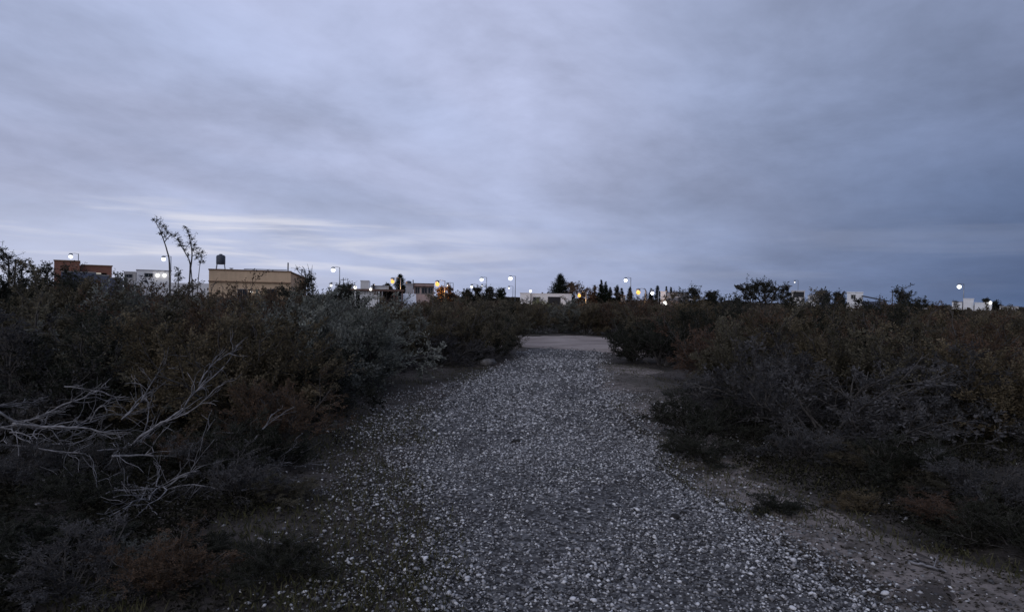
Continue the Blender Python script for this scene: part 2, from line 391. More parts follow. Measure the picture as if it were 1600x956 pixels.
OCT_F = np.array([(0, 2, 4), (2, 1, 4), (1, 3, 4), (3, 0, 4), (2, 0, 5), (1, 2, 5), (3, 1, 5), (0, 3, 5)])

def path_points(n, dmin, dmax, power=1.0):
    """random points on the path; thinner toward the left verge and past the rims"""
    rows = PL[:, 1] * 0.5 + PR[:, 1] * 0.5
    d = dmin + (dmax - dmin) * rng.random(n) ** power
    lx = np.interp(d, PL[:, 1], PL[:, 0]); rx = np.interp(d, PR[:, 1], PR[:, 0])
    u = rng.uniform(-0.46, 1.20, n); x = lx + (rx - lx) * u
    patch = np.sin(x * 2.3 + d * 0.7) + np.sin(-x * 1.1 + d * 1.9 + 1) + 0.8 * np.sin(x * 5.1 - d * 3.3)
    far = np.clip((d - 11) / 6, 0, 1)                      # the loose left margin narrows away from the camera
    lft_ = np.clip((u + 0.42 - 0.30 * far) / (0.62 - 0.25 * far), 0, 1) ** 1.7
    w_ = lft_ * np.clip((1.18 - u) / 0.24, 0, 1) ** 1.6 * np.clip(0.80 + 0.24 * patch, 0.16, 1) * (1 - 0.40 * np.exp(-((u - 0.22) / 0.08) ** 2) - 0.40 * np.exp(-((u - 0.74) / 0.08) ** 2)) * np.clip((23.2 - d) / 4.5, 0, 1) ** 1.3
    k = rng.random(n) < w_
    return x[k], d[k]
def scatter(x, y, size, V0, F0, squash=0.62, zoff=None):
    n = len(x); a = rng.uniform(0, 2 * np.pi, n)
    S = np.stack([size * rng.uniform(0.85, 1.5, n), size * rng.uniform(0.5, 0.95, n), size * squash * rng.uniform(0.7, 1.2, n)], 1)
    V = V0[None] * (1 + rng.normal(0, 0.13, (n, len(V0), 1))) * S[:, None, :]
    t = rng.normal(0, 0.25, n); c, s = np.cos(t)[:, None], np.sin(t)[:, None]
    V = np.stack([V[..., 0] * c - V[..., 2] * s, V[..., 1], V[..., 0] * s + V[..., 2] * c], -1)
    c, s = np.cos(a)[:, None], np.sin(a)[:, None]
    V = np.stack([V[..., 0] * c - V[..., 1] * s, V[..., 0] * s + V[..., 1] * c, V[..., 2]], -1)
    lx_ = np.interp(y, PL[:, 1], PL[:, 0]); rx_ = np.interp(y, PR[:, 1], PR[:, 0]); u_ = (x - lx_) / (rx_ - lx_)
    z = hgt(x, y) + (np.where((u_ > 0.04) & (u_ < 0.96), 0.028, 0.006) if zoff is None else zoff) + S[:, 2] * rng.uniform(0.1, 0.95, n)
    V += np.stack([x, y, z], 1)[:, None, :]
    Fc = (F0[None] + (np.arange(n) * len(V0))[:, None, None]).reshape(-1, F0.shape[1])
    return V.reshape(-1, 3), Fc, n
def stones_mesh(name, sets):
    Vs, Fs, Ts, o = [], [], [], 0
    for V, Fc, n in sets:
        Vs.append(V); Fs.append(Fc + o); o += len(V); Ts.append(np.repeat(rng.random(n), len(Fc) // n))
    return mesh_np(name, np.concatenate(Vs), np.concatenate(Fs), M['stone'], np.concatenate(Ts), smooth=False)
sets = []
x, y = path_points(105000, 2.4, 8.0); sets.append(scatter(x, y, np.clip(rng.lognormal(math.log(0.0088), 0.42, len(x)), 0.004, 0.019), OCT_V, OCT_F))
x, y = path_points(60000, 8.0, 15.0); sets.append(scatter(x, y, np.clip(rng.lognormal(math.log(0.0135), 0.40, len(x)), 0.006, 0.028), OCT_V, OCT_F))
x, y = path_points(30000, 15.0, 25.0); sets.append(scatter(x, y, np.clip(rng.lognormal(math.log(0.0185), 0.38, len(x)), 0.008, 0.036), OCT_V, OCT_F))
# strays on the verges
n = 6500; d = 3.4 + 9 * rng.random(n); lx = np.interp(d, PL[:, 1], PL[:, 0]); rx = np.interp(d, PR[:, 1], PR[:, 0])
off = rng.exponential(0.45, n); x = np.where(rng.random(n) < 0.35, lx - off, rx + off)
sets.append(scatter(x, d, np.clip(rng.lognormal(math.log(0.010), 0.4, n), 0.005, 0.022), OCT_V, OCT_F, zoff=0.010))
gravel = link('gravel', stones_mesh('gravel', sets), path); tag(gravel, kind='stuff')
# the 300 stones that show largest
stone_meshes = []
for i in range(10):
    V = CS_V * (1 + rng.normal(0, 0.09, (len(CS_V), 1))) * np.array([rng.uniform(0.9, 1.2), rng.uniform(0.65, 0.95), rng.uniform(0.42, 0.62)])
    stone_meshes.append(mesh_np('stone', V, CS_F, M['stone_o'], smooth=True))
x, y = path_points(1500, 3.3, 6.4, 1.3); x, y = x[:300], y[:300]
for i in range(len(x)):
    s = float(np.clip(rng.lognormal(math.log(0.0150), 0.26), 0.012, 0.030))
    o = link('stone', stone_meshes[i % 10], path); o.location = (x[i], y[i], float(hgt(x[i], y[i])) + 0.030 + s * 0.25)
    o.rotation_euler = (rng.normal(0, 0.2), rng.normal(0, 0.2), rng.uniform(0, 6.28)); o.scale = (s, s, s)

# ------------------------------------------------------------------ plants
def unit(v): return v / (np.linalg.norm(v, axis=-1, keepdims=True) + 1e-9)
def curve(p0, dr, L, bend, K, wob=0.04, g=None):
    """(N,K,3) branches: start, direction, length, bend vector"""
    t = np.linspace(0, 1, K)[None, :, None]
    P = p0[:, None, :] + dr[:, None, :] * L[:, None, None] * t + bend[:, None, :] * L[:, None, None] * t ** 2
    w_ = np.cumsum((g or rng).normal(0, 1, P.shape), axis=1) * wob * L[:, None, None] / math.sqrt(K); w_ -= w_[:, :1]
    return P + w_
def at_t(P, i, t):
    K = P.shape[1]; s = t * (K - 1); a = np.minimum(s.astype(int), K - 2); f = (s - a)[:, None]
    A, B = P[i, a], P[i, a + 1]
    return A * (1 - f) + B * f, unit(B - A)
def tubes(P, r0_, r1_, n=3):
    N, K, _ = P.shape
    ax_ = unit(P[:, -1] - P[:, 0]); h = np.where(np.abs(ax_[:, 2:3]) > 0.8, np.array([[1.0, 0.2, 0]]), np.array([[0, 0, 1.0]]))
    a = unit(np.cross(ax_, h)); c = np.cross(ax_, a)
    ang = np.arange(n) * 2 * np.pi / n
    ring = a[:, None, None, :] * np.cos(ang)[None, None, :, None] + c[:, None, None, :] * np.sin(ang)[None, None, :, None]
    t = np.linspace(0, 1, K)[None, :]; rad = r0_[:, None] * (1 - t) + r1_[:, None] * t
    V = P[:, :, None, :] + ring * rad[:, :, None, None]
    idx = np.arange(N * K * n).reshape(N, K, n)
    f = np.stack([idx[:, :-1, :], np.roll(idx[:, :-1, :], -1, 2), np.roll(idx[:, 1:, :], -1, 2), idx[:, 1:, :]], -1).reshape(-1, 4)
    return V.reshape(-1, 3), f
def leaves(P, D, ln, wd, spread, g):
    n = len(P); a = unit(D + g.normal(0, spread, (n, 3))); s = unit(np.cross(a, g.normal(0, 1, (n, 3))))
    L = (ln * g.uniform(0.6, 1.3, n))[:, None]; W = (wd * g.uniform(0.6, 1.3, n))[:, None]
    V = np.stack([P, P + a * L * 0.5 + s * W * 0.5, P + a * L, P + a * L * 0.5 - s * W * 0.5], 1)
    return V.reshape(-1, 3), np.arange(4 * n).reshape(n, 4)
def joinvf(parts):
    Vs, Fs, o = [], [], 0
    for V, f in parts: Vs.append(V); Fs.append(f + o); o += len(V)
    return np.concatenate(Vs), np.concatenate(Fs)
def grow_shrub(seed, stems=14, n2=7, n3=6, per=22, leaf=(0.035, 0.016), tilt=(0.15, 1.15), droop=0.0, spread=0.8, bare=0.0, dense=1.0):
    """returns stem (V,f) and foliage (V,f,tone), about 1 m tall and 1.1 m wide"""
    g = np.random.default_rng(seed)
    az = g.uniform(0, 2 * np.pi, stems); ti = g.uniform(tilt[0], tilt[1], stems)
    dr = np.stack([np.cos(az) * np.sin(ti), np.sin(az) * np.sin(ti), np.cos(ti)], 1)
    p0 = np.stack([np.cos(az), np.sin(az), np.zeros(stems)], 1) * g.uniform(0.02, 0.10, (stems, 1)); p0[:, 2] = -0.03
    L = g.uniform(0.55, 0.95, stems)
    bend = np.zeros((stems, 3)); bend[:, 2] = g.uniform(-0.05, 0.22, stems) - droop; bend += g.normal(0, 0.10, bend.shape)
    A = curve(p0, dr, L, bend, 7, 0.06, g)
    def side(P, Lp, k, ang, ratio, tmin, upb, K):
        N = len(P); i = np.repeat(np.arange(N), k); t = g.uniform(tmin, 1.0, N * k)
        p, tg = at_t(P, i, t); q = unit(np.cross(tg, g.normal(0, 1, tg.shape))); an = g.uniform(ang[0], ang[1], N * k)[:, None]
        d = unit(tg * np.cos(an) + q * np.sin(an) + np.array([0, 0, upb])); l = Lp[i] * g.uniform(ratio[0], ratio[1], N * k) * (1.15 - 0.5 * t)
        bd = g.normal(0, 0.16, d.shape); bd[:, 2] += 0.10 - droop
        return curve(p, d, l, bd, K, 0.07, g), l
    B, LB = side(A, L, n2, (0.35, 1.0), (0.32, 0.58), 0.22, 0.15, 5)
    C, LC = side(B, LB, n3, (0.4, 1.1), (0.40, 0.75), 0.15, 0.10, 4)
    st = joinvf([tubes(A, np.full(stems, 0.014), np.full(stems, 0.005), 4), tubes(B, np.full(len(B), 0.006), np.full(len(B), 0.0025)), tubes(C, np.full(len(C), 0.0032), np.full(len(C), 0.0014))])
    keepC = g.random(len(C)) >= bare
    iC = np.repeat(np.nonzero(keepC)[0], per); t = g.uniform(0.05, 1.0, len(iC)); p, d = at_t(C, iC, t)
    p = p + g.normal(0, 0.012, p.shape)
    V, f = leaves(p, d, leaf[0], leaf[1], spread, g)
    tb = g.random(len(B)); tw = tb[np.arange(len(C)) // n3][iC]; tone = np.clip(0.62 * tw + 0.14 * g.random(len(C))[iC] + 0.30 * g.random(len(iC)) - 0.03, 0, 1)
    top = np.percentile(V[:, 2], 99.0); V = V / top; st = (st[0] / top, st[1])
    return st, (V, f, tone)
KIND = {   # leaf form of each kind of shrub
    'olive': dict(stems=16, n2=8, n3=6, per=34, leaf=(0.029, 0.0135), tilt=(0.10, 1.10), spread=0.7),
    'sage': dict(stems=18, n2=8, n3=6, per=32, leaf=(0.031, 0.0135), tilt=(0.15, 1.30), droop=0.14, spread=0.6),
    'russet': dict(stems=18, n2=8, n3=6, per=27, leaf=(0.027, 0.012), tilt=(0.10, 1.05), spread=0.6, bare=0.12),
    'dark': dict(stems=16, n2=8, n3=7, per=27, leaf=(0.031, 0.015), tilt=(0.15, 1.30), spread=0.9),
    'smoke': dict(stems=16, n2=7, n3=6, per=20, leaf=(0.032, 0.014), tilt=(0.2, 1.35), droop=0.06, spread=0.8, bare=0.25)}
NVAR = {'olive': 3, 'sage': 3, 'russet': 3, 'dark': 3, 'smoke': 3}
VAR = {}
sd_ = 100
for k, n in NVAR.items():
    VAR[k] = []
    for i in range(n):
        sd_ += 1; st, fo = grow_shrub(sd_, **KIND[k])
        VAR[k].append((mesh_np('stem', st[0], st[1], M['bark'], smooth=True), mesh_np('foliage', fo[0], fo[1], M[k], fo[2])))
NAME = {'olive': 'olive_shrub', 'sage': 'grey_green_shrub', 'russet': 'russet_shrub', 'dark': 'dark_shrub', 'smoke': 'smoke_grey_shrub'}
count = {}
def shrub(kind, x, d, h, label, wide=1.0):
    i = count.get(kind, 0); count[kind] = i + 1
    st, fo = VAR[kind][i % NVAR[kind]]
    X_ = gx(x, d); s = h * (1.05 if (x < 480 and d > 11) else 1.06)
    o = thing(NAME[kind], (X_, d, float(hgt(X_, d))), label, 'shrub', 'shrubs of the scrub beside the path', rng.uniform(0, 6.28), (s * wide * rng.uniform(0.95, 1.15), s * wide * rng.uniform(0.95, 1.15), s))
    link('stem', st, o); link('foliage', fo, o); return o
SHRUBS = [
 # left thicket along the path, from its far tip to the camera
 ('olive', 786, 19.6, 1.22, 'olive shrub at the right tip of the left thicket, where the path narrows', 1.0),
 ('dark', 748, 18.4, 1.05, 'dark rounded shrub just left of the thicket tip beside the path', 1.1),
 ('olive', 715, 17.6, 1.5, 'brown-olive shrub overhanging the grassy left verge of the path', 1.1),
 ('smoke', 680, 17.0, 0.92, 'low smoke-grey shrub with a black shaded underside on the left verge', 1.35),
 ('olive', 640, 17.0, 1.44, 'tall olive shrub below the pink-brown house', 1.05),
 ('smoke', 590, 15.0, 0.80, 'low grey twiggy shrub nearest the left edge of the gravel bend', 1.25),
 ('sage', 560, 14.8, 1.30, 'grey-green shrub below the white carport panel', 1.0),
 ('sage', 498, 12.0, 1.42, 'broad grey-green shrub left of the gravel bend, pale and bushy', 1.1),
 ('dark', 520, 11.6, 0.80, 'dark low shrub at the foot of the broad grey-green one', 1.2),
 ('sage', 440, 10.4, 1.56, 'palest and biggest grey-green shrub, in front of the tan building', 1.12),
 ('dark', 462, 9.0, 0.90, 'dark low shrub behind the small russet one left of the gravel', 1.15),
 ('olive', 405, 8.2, 1.22, 'olive shrub with a black shaded foot left of the gravel', 1.1),
 ('russet', 432, 7.3, 0.68, 'small russet shrub nearest the gravel in the left foreground', 1.2),
 ('olive', 385, 8.6, 1.45, 'olive shrub behind the tips of the longest dead branches', 1.0),
 ('russet', 342, 10.6, 1.6, 'russet shrub behind the dead branches, below the tan building corner', 1.0),
 ('olive', 290, 8.8, 1.35, 'dull olive shrub directly behind the tangle of dead branches', 1.1),
 ('olive', 205, 9.2, 1.45, 'brown-olive shrub left of centre behind the dead branches', 1.1),
 ('dark', 120, 8.8, 1.35, 'dark shrub behind the left end of the dead branches', 1.1),
 ('smoke', 28, 8.4, 1.35, 'smoke-grey shrub at the left picture edge behind dead wood', 1.1),
 ('olive', 62, 11.5, 1.72, 'tall brownish shrub at the far left, second row', 1.15),
 ('sage', 165, 12.4, 1.62, 'dull grey-green shrub in the second row below the blue-grey wall', 1.1),
 ('russet', 255, 12.6, 1.62, 'russet shrub in the second row below the white house', 1.1),
 ('russet', 395, 13.4, 1.62, 'reddest shrub, below the lamp of the tan building', 1.05),
 ('dark', 12, 15.5, 1.98, 'dark tall shrub at the left picture edge, third row', 1.15),
 ('olive', 115, 16.5, 1.92, 'olive shrub in front of the brick house, third row', 1.15),
 ('smoke', 290, 16.5, 1.72, 'grey shrub with bare pale twigs below the tall thin trees', 1.1),
 ('olive', 205, 18.5, 1.84, 'olive shrub in front of the white house foot', 1.2),
 ('olive', 440, 16.5, 1.62, 'olive shrub between the palest grey-green shrub and the tan wall', 1.1),
 ('sage', 520, 17.2, 1.50, 'grey-green shrub left of the carport in the back row', 1.1),
 ('russet', 348, 20.5, 1.68, 'russet shrub against the left half of the tan wall', 1.1),
 ('olive', 605, 20.5, 1.30, 'olive shrub in front of the carport posts', 1.2),
 ('russet', 672, 22.0, 1.58, 'brown shrub under the orange lamp by the pink-brown house', 1.2),
 ('olive', 742, 24.0, 1.55, 'olive shrub at the far end of the left thicket above its tip', 1.2),
 ('dark', 474, 24.5, 2.15, 'dark tall shrub hiding the right corner of the tan building', 1.0),
 ('dark', 142, 25.0, 2.05, 'dark shrub under the blue-grey wall', 1.3),
 ('dark', 45, 26.0, 2.35, 'dark high shrub below the loose tree at the left edge', 1.3),
 ('dark', 528, 28.0, 1.85, 'dark shrub right of the tan building below a tall street lamp', 1.1),
 # beyond the sandy track
 ('dark', 772, 31.5, 1.55, 'dark shrub left of the others behind the sandy track', 1.2),
 ('olive', 828, 31.5, 1.45, 'olive shrub behind the left half of the sandy track', 1.2),
 ('sage', 872, 32.5, 1.42, 'greyish shrub behind the middle of the sandy track', 1.2),
 ('olive', 915, 31.8, 1.42, 'olive shrub behind the right half of the sandy track', 1.2),
 ('russet', 955, 32.5, 1.50, 'brown shrub at the right end of the sandy track', 1.1),
 ('russet', 1003, 33.0, 1.95, 'large russet shrub under the orange lamp right of centre', 1.3),
 # right thicket
 ('dark', 992, 18.8, 1.02, 'dark shrub at the left tip of the right thicket', 1.0),
 ('dark', 1036, 17.6, 1.32, 'dark rounded shrub just right of the right thicket tip', 1.1),
 ('olive', 1022, 22.5, 1.45, 'olive shrub above the right thicket tip', 1.2),
 ('olive', 1085, 21.0, 1.66, 'tall olive shrub below the house with the curved canopy', 1.15),
 ('russet', 1125, 14.2, 1.36, 'russet shrub at the front of the right thicket by the bare soil', 1.1),
 ('smoke', 1098, 11.4, 0.48, 'low pale twiggy shrub on the bare soil right of the path', 1.4),
 ('olive', 1165, 11.6, 1.34, 'olive shrub standing behind the dark twiggy ones on the right', 1.1),
 ('russet', 1235, 13.2, 1.48, 'russet shrub right of centre in the right thicket', 1.1),
 ('smoke', 1212, 9.4, 1.02, 'smoke-grey shrub with dark hollow at the front of the right thicket', 1.25),
 ('dark', 1105, 8.4, 0.55, 'small dark shrub reaching toward the path from the right', 1.5),
 ('smoke', 1300, 8.6, 1.12, 'smoke-grey shrub in front of the right thicket, right of the hollow one', 1.25),
 ('olive', 1290, 11.0, 1.36, 'brown-olive shrub in the middle of the right thicket', 1.15),
 ('olive', 1390, 10.0, 1.34, 'olive shrub above the pale log on the right', 1.15),
 ('smoke', 1478, 8.8, 1.05, 'smoke-grey shrub beside the pale log on the right', 1.25),
 ('olive', 1572, 8.6, 1.2, 'olive shrub at the right picture edge, front row', 1.2),
 ('russet', 1480, 11.6, 1.42, 'russet shrub second row near the right edge', 1.15),
 ('olive', 1590, 12.5, 1.45, 'olive shrub at the right picture edge, second row', 1.2),
 ('dark', 1345, 13.6, 1.52, 'dark shrub in the second row below the dark sloped roof', 1.15),
 ('russet', 1425, 15.5, 1.55, 'brown shrub in the third row of the right thicket', 1.2),
 ('olive', 1540, 17.0, 1.52, 'olive shrub in the third row below the white block houses', 1.2),
 ('olive', 1298, 17.0, 1.60, 'olive shrub in the third row below the small white house', 1.2),
 ('dark', 1205, 18.0, 1.58, 'dark shrub in the third row under the spreading tree', 1.2),
 ('dark', 1128, 19.5, 1.66, 'dark shrub left of the spreading tree', 1.2),
 ('smoke', 1262, 23.5, 1.75, 'grey bushy shrub right of the spreading tree on the skyline', 1.1),
 ('dark', 1352, 22.0, 1.72, 'dark shrub on the skyline below the dark sloped roof', 1.3),
 ('olive', 1475, 23.0, 1.58, 'olive shrub on the skyline left of the white block houses', 1.3),
 ('dark', 1406, 31.0, 2.2, 'dark dome-shaped shrub standing up on the right skyline', 1.25),
 ('olive', 1592, 24.0, 1.50, 'olive shrub on the skyline at the right picture edge', 1.3),
 ('dark', 1085, 28.0, 1.95, 'dark shrub on the skyline between the curved canopy and the spreading tree', 1.1),
]
for k, x, d, h, lab, wd in SHRUBS: shrub(k, x, d, h, lab, wd)

# low dark mats and tufts on the bare soil
def small_plant(kind, name, x, y, h, wide, label, cat='plant'):
    X_, d = ground_at(x, y); st, fo = VAR[kind][1]; s = h
    o = thing(name, (X_, d, float(hgt(X_, d))), label, cat, None, rng.uniform(0, 6), (s * wide, s * wide, s)); link('stem', st, o); link('foliage', fo, o); return o
small_plant('dark', 'mat_plant', 1090, 712, 0.26, 2.3, 'black-looking low mat plant at the right rim of the gravel')
small_plant('dark', 'mat_plant', 1210, 790, 0.13, 2.6, 'flat dark mat plant on the bare soil right of the path')
small_plant('olive', 'mat_plant', 1345, 735, 0.26, 2.3, 'low greenish mat plant in front of the right shrubs')
small_plant('olive', 'mat_plant', 1480, 770, 0.22, 2.6, 'low greenish mat plant in the right foreground, nearest the right edge')
small_plant('sage', 'sagebrush_sprig', 205, 885, 0.15, 1.7, 'small grey-green sprig in the left foreground below the dead branches')
small_plant('olive', 'mat_plant', 430, 790, 0.22, 2.2, 'low olive mat plant between dead branches and gravel')
small_plant('dark', 'mat_plant', 330, 870, 0.14, 2.4, 'low dark mat plant in the bottom left foreground')
small_plant('smoke', 'undergrowth_shrub', 30, 760, 0.36, 1.5, 'dark low twiggy shrub at the left picture edge under the dead branches', 'shrub')
small_plant('dark', 'undergrowth_shrub', 130, 790, 0.30, 1.7, 'low dark shrub in front of the dead branches, second from the left edge', 'shrub')
small_plant('smoke', 'undergrowth_shrub', 320, 745, 0.38, 1.5, 'grey low shrub among the right ends of the dead branches', 'shrub')
small_plant('dark', 'undergrowth_shrub', 225, 735, 0.36, 1.5, 'low dark shrub in the middle of the dead branches', 'shrub')
small_plant('dark', 'undergrowth_shrub', 70, 870, 0.30, 1.9, 'low black-green shrub in the bottom left corner', 'shrub')
small_plant('dark', 'undergrowth_shrub', 400, 745, 0.50, 1.4, 'low dark shrub just right of the dead branches', 'shrub')
for kd, x_, y_, h_, wd_, lb_ in [
    ('smoke', 62, 735, 0.40, 1.3, 'twiggy grey shrub growing through the dead branches near the left edge'),
    ('smoke', 170, 745, 0.36, 1.35, 'twiggy grey shrub growing through the middle of the dead branches'),
    ('russet', 285, 735, 0.36, 1.35, 'low russet twiggy shrub at the root of the longest dead branches'),
    ('smoke', 375, 790, 0.40, 1.5, 'low grey twiggy shrub between the short pale stem and the gravel'),
    ('smoke', 110, 925, 0.36, 1.7, 'twiggy dark shrub at the bottom edge, close to the left corner'),
    ('russet', 260, 920, 0.30, 1.7, 'low russet twiggy plant at the bottom edge on the left'),
    ('dark', 440, 905, 0.20, 2.0, 'low dark plant at the bottom, nearest the left rim of the gravel'),
    ('smoke', 1250, 722, 0.42, 1.6, 'dark twiggy shrub in front of the right thicket, above the flat mat'),
    ('dark', 1400, 748, 0.40, 1.7, 'low dark shrub in front of the pale log'),
    ('smoke', 1535, 790, 0.42, 1.7, 'low grey twiggy shrub in the right foreground'),
    ('dark', 1590, 850, 0.32, 1.8, 'low dark shrub at the right picture edge, nearest the camera'),
    ('russet', 1470, 812, 0.22, 2.0, 'low russet plant at the rim of the bare soil on the right'),
    ('olive', 1340, 790, 0.16, 2.4, 'low greenish plant at the rim of the bare soil, below the mat plants')]:
    small_plant(kd, 'low_shrub', x_, y_, h_, wd_, lb_, 'shrub')
small_plant('sage', 'path_weed', 903, 735, 0.05, 1.6, 'little grey weed growing in the middle of the gravel')

# far scrub that reads as one mass
def scrub_mass():
    base = []
    for i in range(5):
        st, fo = grow_shrub(900 + i, stems=10, n2=6, n3=4, per=4, leaf=(0.11, 0.055), tilt=(0.15, 1.25), spread=0.9); base.append(fo)
    Vs, Fs, Ts, o = [], [], [], 0
    spots = []
    for d in np.concatenate([np.arange(34, 60, 2.6), np.arange(60, 130, 7.0)]):
        half = d * 0.95; n = int(2 * half / (1.9 if d < 60 else 3.6))
        for x in np.linspace(-half, half, n): spots.append((x + rng.normal(0, 0.6), d + rng.normal(0, 0.9)))
    for d in (140, 165, 195, 235, 290, 360, 450):
        for x in np.arange(-0.95 * d, 0.95 * d, 11 if d < 250 else 16): spots.append((x + rng.normal(0, 3), d + rng.normal(0, 6)))
    for x, d in spots:
        c_px = 800 + x / d * F
        if (535 < c_px < 645 and 40 < d < 64) or (800 < c_px < 900 and 60 < d < 100): continue          # open ground before the carport and the long house
        V, f, t = base[rng.integers(5)]
        st_ = 1 if d < 39 else (3 if d < 52 else (6 if d < 75 else 12))
        if st_ > 1:                                        # fewer, larger leaf clumps where they shrink below a pixel
            Q = V.reshape(-1, 4, 3)[rng.integers(0, st_)::st_]; c_ = Q.mean(1, keepdims=True); V = (c_ + (Q - c_) * math.sqrt(st_) * 0.95).reshape(-1, 3)
            f = np.arange(len(V)).reshape(-1, 4); t = t[:len(f)]
        h = rng.uniform(0.95, 1.45) if d > 34 else 1.35; h = h if d < 130 else rng.uniform(1.3, 2.0); a = rng.uniform(0, 6.28); wd = rng.uniform(1.05, 1.5) * (1 if d < 130 else 4.0)
        c, s = math.cos(a), math.sin(a)
        W = np.stack([(V[:, 0] * c - V[:, 1] * s) * h * wd + x, (V[:, 0] * s + V[:, 1] * c) * h * wd + d, V[:, 2] * h + float(hgt(x, d))], 1)
        Vs.append(W); Fs.append(f + o); o += len(W); Ts.append(np.clip(t * 0.6 + rng.uniform(0, 0.4), 0, 1))
    me = mesh_np('distant_scrub', np.concatenate(Vs), np.concatenate(Fs), leaf_mat('scrub_leaves', (0.032, 0.028, 0.021), (0.135, 0.112, 0.082)), np.concatenate(Ts))
    tag(link('distant_scrub', me), 'brown scrub spreading far behind the near shrubs to the houses', 'scrub', kind='stuff')
scrub_mass()

# ground litter and grass
def blades(name, spots, hgt_r, wdt, mat, lay=0.0, label='', cat=''):
    n = len(spots); x, y = spots[:, 0], spots[:, 1]; P = np.stack([x, y, hgt(x, y) + (0.012 if lay else -0.005)], 1)
    D = rng.normal(0, 0.45, (n, 3)); D[:, 2] = np.abs(rng.normal(1, 0.2, n)) * (1 - lay) + lay * rng.uniform(0.0, 0.25, n)
    if lay: D[:, :2] = rng.normal(0, 1, (n, 2))
    V, f = leaves(P, unit(D), hgt_r, wdt, 0.1, rng)
    o = link(name, mesh_np(name, V, f, mat, np.clip(rng.random(n), 0, 1))); return tag(o, label, cat, kind='stuff')
def verge_spots(n, dmin, dmax):
    d = dmin + (dmax - dmin) * rng.random(n) ** 1.4
    lx = np.interp(d, PL[:, 1], PL[:, 0]); rx = np.interp(d, PR[:, 1], PR[:, 0])
    left = rng.random(n) < 0.5
    x = np.where(left, lx + 0.35 - rng.random(n) * (d * 0.62), rx - 0.1 + rng.random(n) * (d * 0.72))
    pn = np.sin(x * 1.7 + d * 0.6) + np.sin(x * 0.8 - d * 1.3 + 2) + 0.6 * np.sin(x * 4 + d * 3.1)
    return np.stack([x, d], 1), pn, left
sp1, pn, lf = verge_spots(60000, 3.0, 19); keep = (pn > np.where(lf, -0.2, 0.35)); cl = sp1[keep]
blades('dry_grass', cl[:30000] + rng.normal(0, 0.03, (len(cl[:30000]), 2)), 0.075, 0.008, M['grass'], label='short dull grass in patches beside the gravel', cat='grass')
sp2, pn, lf = verge_spots(52000, 2.8, 18)
blades('leaf_litter', sp2, 0.035, 0.014, M['litter'], lay=1.0, label='dark leaf and twig litter on the soil beside the path', cat='litter')

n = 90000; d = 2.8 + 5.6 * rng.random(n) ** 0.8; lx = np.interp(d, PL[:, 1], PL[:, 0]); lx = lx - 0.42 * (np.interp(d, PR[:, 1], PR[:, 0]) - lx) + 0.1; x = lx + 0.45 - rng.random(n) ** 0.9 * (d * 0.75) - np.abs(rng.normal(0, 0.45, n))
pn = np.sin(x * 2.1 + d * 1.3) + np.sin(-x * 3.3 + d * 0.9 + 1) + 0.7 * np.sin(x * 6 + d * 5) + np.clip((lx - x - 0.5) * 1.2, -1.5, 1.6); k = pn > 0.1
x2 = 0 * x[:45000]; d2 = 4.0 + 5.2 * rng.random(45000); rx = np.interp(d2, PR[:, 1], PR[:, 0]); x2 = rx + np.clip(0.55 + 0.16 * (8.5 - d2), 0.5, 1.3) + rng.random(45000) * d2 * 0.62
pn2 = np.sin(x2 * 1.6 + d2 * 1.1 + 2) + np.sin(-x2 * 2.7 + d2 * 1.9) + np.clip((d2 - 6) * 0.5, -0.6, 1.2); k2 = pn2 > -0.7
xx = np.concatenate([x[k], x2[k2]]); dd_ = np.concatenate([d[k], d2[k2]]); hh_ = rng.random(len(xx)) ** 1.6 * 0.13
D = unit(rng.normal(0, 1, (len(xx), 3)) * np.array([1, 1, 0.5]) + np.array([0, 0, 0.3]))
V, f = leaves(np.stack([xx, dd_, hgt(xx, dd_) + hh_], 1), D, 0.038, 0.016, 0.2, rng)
tag(link('ground_cover', mesh_np('ground_cover', V, f, M['cover'], rng.random(len(xx)))), 'dark low ground cover under the dead branches and in front of the right shrubs', 'ground cover', kind='stuff')

